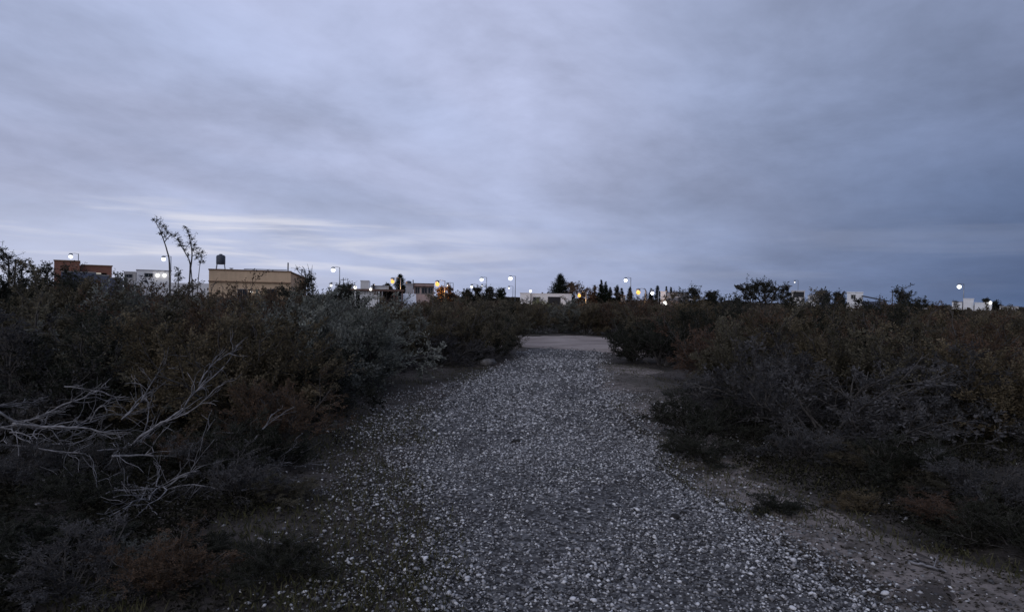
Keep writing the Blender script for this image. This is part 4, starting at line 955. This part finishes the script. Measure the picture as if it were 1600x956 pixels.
# ------------------------------------------------------------------ trees
def conifer(x, ytop, d, wpx, label, name='conifer', seed=1, dense=1.0, base=0.25, col='needle', power=1.0, group=None):
    g = np.random.default_rng(seed); H = hz(x, ytop, d); R = mpx(wpx, d) / 2 * 1.25
    o = thing(name, (gx(x, d), d, 0), label, 'tree', group)
    MB().tube([(0, 0, -0.2), (g.normal(0, .05), 0, H * 0.5), (0, 0, H * 0.97)], [0.03 * H, 0.02 * H, 0.006], 7).build('trunk', M['bark_dark'], o, True)
    n = int(170 * dense); t = base * 0.4 + (1 - base * 0.4) * g.random(n) ** 0.9; z = H * t
    az = g.uniform(0, 6.28, n); L = R * (1 - t) ** power * g.uniform(0.65, 1.15, n) + 0.04 * R
    dr = np.stack([np.cos(az), np.sin(az), g.uniform(-0.1, 0.35, n)], 1)
    P = curve(np.stack([np.zeros(n), np.zeros(n), z], 1), unit(dr), L, np.tile([0, 0, 0.18], (n, 1)), 5, 0.05, g)
    i = np.repeat(np.arange(n), 36); tt = g.uniform(0.1, 1.0, len(i)); p, dd = at_t(P, i, tt); p = p + g.normal(0, 0.035 * R + 0.03, p.shape)
    sz = (1.15 - t[i]) * 0.9 + 0.15
    V, f = leaves(p, unit(dd + np.array([0, 0, 0.4])), (0.05 * H + 0.05) * sz, 0.026 * H * sz, 0.6, g)
    tv, tf = tubes(P, np.full(n, 0.02), np.full(n, 0.006))
    tag(link('limb', mesh_np('limb', tv, tf, M['bark_dark']), o), kind='stuff')
    link('crown', mesh_np('crown', V, f, M[col], g.random(len(i))), o); return o
conifer(875, 429, 108, 46, 'big dark pyramid-shaped conifer behind the long white house', seed=3, dense=1.8, power=0.85)
conifer(625, 429.5, 88, 32, 'dark conifer with an orange lamp at its left side', seed=4, dense=1.4, power=0.75)
CYP = 'cypress row on the centre skyline'
for i, (x, yt, wd, lab) in enumerate([
    (929, 446, 9, 'short cypress at the left end of the dark row right of centre'), (939, 438, 9, 'tallest pointed cypress of the dark row right of centre'),
    (946, 441, 10, 'second tallest cypress, close beside the tallest one'), (953, 449, 9, 'cypress with a rounded shoulder right of the two tallest'),
    (964, 445, 9, 'lone pointed cypress left of the white lamp'), (971, 450, 8, 'small cypress under the white lamp right of centre'),
    (984, 449, 9, 'cypress left of the strongest orange lamp'), (1017, 451, 7, 'cypress close to the white lamp by the canopy house'),
    (1027, 447, 10, 'dark cypress touching the white block of the canopy house'), (1041, 448, 5, 'thin cypress tip behind the canopy house, left one'),
    (1048, 449, 5, 'thin cypress tip behind the canopy house, right one')]):
    conifer(x, yt, 98 + (i % 3) * 3, wd * 1.55, lab, 'cypress', 20 + i, 0.9, 0.1, power=0.75, group=CYP)

def leafy_tree(name, x, d, stems, clumps, label, leafm, leaf, per, rad, bark='bark_dark', cat='tree', seed=1, group=None, twigs=5):
    """stems: photo polylines with base radius; clumps: photo (x, y, radius px)"""
    g = np.random.default_rng(seed); o = thing(name, (gx(x, d), d, 0), label, cat, group); O = np.array(o.location)
    for pix, r in stems:
        W = [pt(a, b, d + g.normal(0, rad * 0.4)) for a, b in pix]
        if pix[0][1] > hor(pix[0][0]) - 14: W[0][2] = -0.2
        S = spline(W, 4 * len(W)) - O; MB().tube(S, list(np.linspace(r, r * 0.3, len(S))), 7).build('trunk', M[bark], o, True)
    Vs, Fs, Ts, TP, off = [], [], [], [], 0
    SP = np.concatenate([spline([pt(a, b, d) for a, b in pix], 4 * len(pix))[2:] for pix, r in stems]) - O; LK = []
    for cx, cy, cr in clumps:
        c = pt(cx, cy, d + g.normal(0, rad)) - O; R = mpx(cr, d) * 1.3
        q_ = SP[np.argmin(np.linalg.norm(SP - c, axis=1) + 1.2 * np.maximum(SP[:, 2] - c[2] + R, 0))]; LK.append((q_, c))
        n = max(3, int(twigs)); dirs = unit(g.normal(0, 1, (n, 3)) + np.array([0, 0, 0.3]))
        P = curve(np.tile(c, (n, 1)) - dirs * R * 0.35, dirs, np.full(n, R * 1.55) * g.uniform(0.6, 1.1, n), g.normal(0, 0.3, (n, 3)), 5, 0.08, g); TP.append(P)
        i = np.repeat(np.arange(n), max(2, per // n)); p, dd = at_t(P, i, g.uniform(0.05, 1, len(i))); p = p + g.normal(0, R * 0.14, p.shape)
        V, f = leaves(p, dd, leaf[0], leaf[1], 0.8, g); Vs.append(V); Fs.append(f + off); off += len(V); Ts.append(np.clip(g.random() * 0.5 + 0.5 * g.random(len(i)), 0, 1))
    T = np.concatenate(TP); A0 = np.array([a for a, c in LK]); D0 = np.array([c - a for a, c in LK]); LL = np.linalg.norm(D0, axis=1) + 1e-4
    T2 = curve(A0, D0 / LL[:, None], LL, np.zeros_like(A0), 5, 0.08, g)
    tv, tf = joinvf([tubes(T, np.full(len(T), 0.014), np.full(len(T), 0.006)), tubes(T2, np.full(len(T2), 0.028), np.full(len(T2), 0.014))]); tag(link('limb', mesh_np('limb', tv, tf, M[bark]), o), kind='stuff')
    link('crown', mesh_np('crown', np.concatenate(Vs), np.concatenate(Fs), M[leafm], np.concatenate(Ts)), o); return o
leafy_tree('thin_gum_tree', 266, 54, [([(266, 444), (265, 415), (261, 392), (256, 376), (250, 360), (243, 347)], 0.075), ([(257, 378), (266, 368), (273, 366)], 0.04)],
    [(240, 343, 3), (245, 345, 4.5), (250, 350, 5), (255, 353, 5), (258, 358, 5), (253, 363, 5), (262, 364, 4), (258, 370, 5), (268, 367, 4.5), (273, 369, 4.5), (250, 366, 3)],
    'thin tall wind-bent tree leaning left, left one of the pair', 'gum', (0.125, 0.045), 66, 0.25, 'bark', seed=5, twigs=9)
leafy_tree('thin_gum_tree', 294, 55, [([(293, 446), (297, 425), (296, 408), (290, 396), (283, 384), (277, 372)], 0.075), ([(297, 424), (300, 400), (298, 380), (292, 358)], 0.07), ([(303, 444), (299, 425), (296, 410)], 0.06), ([(306, 444), (311, 425), (314, 408)], 0.045)],
    [(278, 374, 5), (282, 378, 6), (286, 384, 5.5), (280, 384, 4.5), (289, 390, 5), (294, 362, 4), (296, 368, 5.5), (300, 374, 5), (297, 380, 5), (304, 382, 4.5), (302, 390, 5.5), (308, 388, 4), (310, 396, 5), (315, 402, 4), (316, 394, 3.5), (307, 403, 4), (294, 398, 4), (290, 355, 3), (313, 410, 3.5), (318, 408, 3)],
    'thin tall tree with several stems and loose crown, right one of the pair', 'gum', (0.125, 0.045), 66, 0.35, 'bark', seed=6, twigs=9)
leafy_tree('small_tree', 279, 53, [([(279, 447), (279, 425)], 0.06)], [(278, 420, 4), (281, 427, 5), (276, 430, 5), (283, 434, 5), (278, 437, 5)], 'small bushy tree at the foot of the two thin tall trees', 'gum', (0.15, 0.06), 50, 0.3, seed=7)
leafy_tree('loose_tree', 20, 30, [([(12, 440), (14, 420), (10, 400)], 0.06), ([(20, 440), (24, 420), (30, 405)], 0.05), ([(28, 440), (34, 425), (42, 412)], 0.04)],
    [(2, 392, 6), (8, 398, 7), (16, 402, 7), (4, 405, 8), (24, 408, 7), (12, 412, 8), (30, 412, 6), (38, 415, 6), (22, 420, 8), (32, 422, 7), (6, 420, 8), (44, 424, 6), (14, 428, 8), (-6, 400, 7), (-10, 412, 8)], 'loose leafy tree at the left picture edge on the skyline', 'gum', (0.08, 0.035), 150, 0.4, seed=8, twigs=9)
leafy_tree('small_tree', 75, 34, [([(74, 436), (76, 418)], 0.04)], [(60, 424, 5), (68, 420, 5), (76, 414, 5), (80, 420, 5), (72, 427, 6), (56, 430, 5), (82, 428, 5)], 'small loose tree against the left end of the brick house', 'gum', (0.08, 0.035), 110, 0.4, seed=9, twigs=9)
leafy_tree('bare_tree', 480, 50, [([(478, 450), (477, 430), (472, 416)], 0.05), ([(479, 440), (486, 428), (488, 414)], 0.035), ([(477, 434), (466, 424), (462, 414)], 0.03), ([(478, 436), (483, 425), (480, 412)], 0.03)], [(472, 422, 6), (484, 424, 6), (478, 430, 7), (488, 432, 5), (470, 434, 5), (464, 420, 4)], 'bare thin-twigged tree at the right corner of the tan building', 'gum', (0.07, 0.03), 12, 0.4, seed=10, twigs=10)
# spreading tree on the right
leafy_tree('spreading_tree', 1192, 33, [([(1192, 500), (1190, 480), (1180, 462), (1165, 452), (1147, 447)], 0.05), ([(1192, 480), (1196, 462), (1190, 446)], 0.05), ([(1194, 474), (1210, 458), (1226, 448), (1238, 447)], 0.045), ([(1186, 470), (1170, 462), (1155, 458)], 0.025)],
    [(1160, 452, 5), (1168, 452, 6), (1176, 449, 7), (1184, 446, 7), (1192, 445, 7), (1200, 446, 7), (1182, 455, 9), (1194, 455, 9), (1204, 455, 8), (1172, 459, 7), (1212, 452, 6), (1222, 455, 6), (1230, 452, 5), (1234, 460, 6), (1164, 465, 7), (1178, 466, 9), (1194, 467, 9), (1208, 466, 9), (1222, 466, 8), (1152, 449, 3), (1236, 468, 6), (1154, 470, 6)],
    'dark spreading flat-topped tree with ragged branches on the right skyline', 'dark', (0.080, 0.042), 380, 0.6, seed=11, twigs=12)
for i, (x, y, d, wd, hh, lm, lab) in enumerate([
    (745, 456, 90, 16, 8, 'dark', 'small dark tree under the group of lamps left of centre'), (765, 455, 90, 14, 8, 'gum', 'thin-crowned tree just right of the group of lamps left of centre'),
    (783, 455, 92, 12, 8, 'needle', 'dark small tree left of the brightest central lamp'), (728, 459, 88, 14, 7, 'dark', 'low dark tree right of the small pale lamp pole'),
    (702, 456, 86, 16, 10, 'russet', 'brown tree lit by the orange lamp beside the pink-brown house'), (690, 455, 84, 14, 8, 'russet', 'rust tree right under the orange lamp of the pink-brown house'),
    (606, 449, 84, 12, 7, 'dark', 'low dark tree left of the conifer behind the carport'), (540, 450, 88, 26, 6, 'dark', 'wide dark tree behind the left end of the carport roof'),
    (905, 453, 96, 20, 14, 'russet', 'bare brownish tree around the low orange lamp'), (922, 455, 94, 18, 13, 'russet', 'brownish tree between the low orange lamp and the cypresses'),
    (893, 450, 104, 12, 10, 'russet', 'thin brown tree at the right foot of the pyramid conifer'), (1085, 458, 88, 22, 10, 'dark', 'dark tree at the right end of the canopy house'),
    (1112, 463, 70, 20, 7, 'dark', 'thin dark tree left of the spreading tree on the skyline'), (1286, 462, 60, 18, 8, 'smoke', 'grey rounded tree right of the small pale house'),
    (1313, 464, 80, 14, 9, 'dark', 'dark tree touching the left side of the white block house'), (1541, 470, 104, 9, 4, 'dark', 'dark tree top above the right block of the stepped white house'), (1556, 475, 104, 12, 5, 'dark', 'dark tree right of the stepped white house')]):
    g = np.random.default_rng(60 + i)
    cl = [(x + g.normal(0, wd * 0.26), y + g.uniform(-0.7, 2.0) * hh * 0.8, wd * g.uniform(0.18, 0.28)) for _ in range(24)]
    leafy_tree('small_tree', x, d, [([(x, hor(x) + 2), (x + 1, y + hh * 0.4), (x, y - hh * 0.3)], 0.05)], cl, lab, lm, (0.20, 0.10), 95, 0.6, seed=80 + i, group='small trees between the houses', twigs=7)
# pale yucca-like plant in the centre, its lit look put into the leaf colour
g = np.random.default_rng(5); dY = 58; o = thing('yucca', (gx(842, dY), dY, 0), 'pale yellowish spiky plant in front of the long white house', 'plant')
MB().tube([(0, 0, -0.1), (0.05, 0, 0.9)], [0.10, 0.07], 7).build('trunk', M['bark_pale'], o, True)
n = 150; dirs = unit(g.normal(0, 1, (n, 3)) * np.array([1, 1, 0.5]) + np.array([0, 0, 0.55])); c0 = np.array([[-0.55, 0, 0.9], [0.0, 0, 1.15], [0.5, 0.1, 0.95]])[g.integers(0, 3, n)]
V, f = leaves(c0, dirs, 0.85, 0.07, 0.05, g); link('leaf_rosette', mesh_np('leaf_rosette', V, f, M['yucca'], g.random(n)), o)
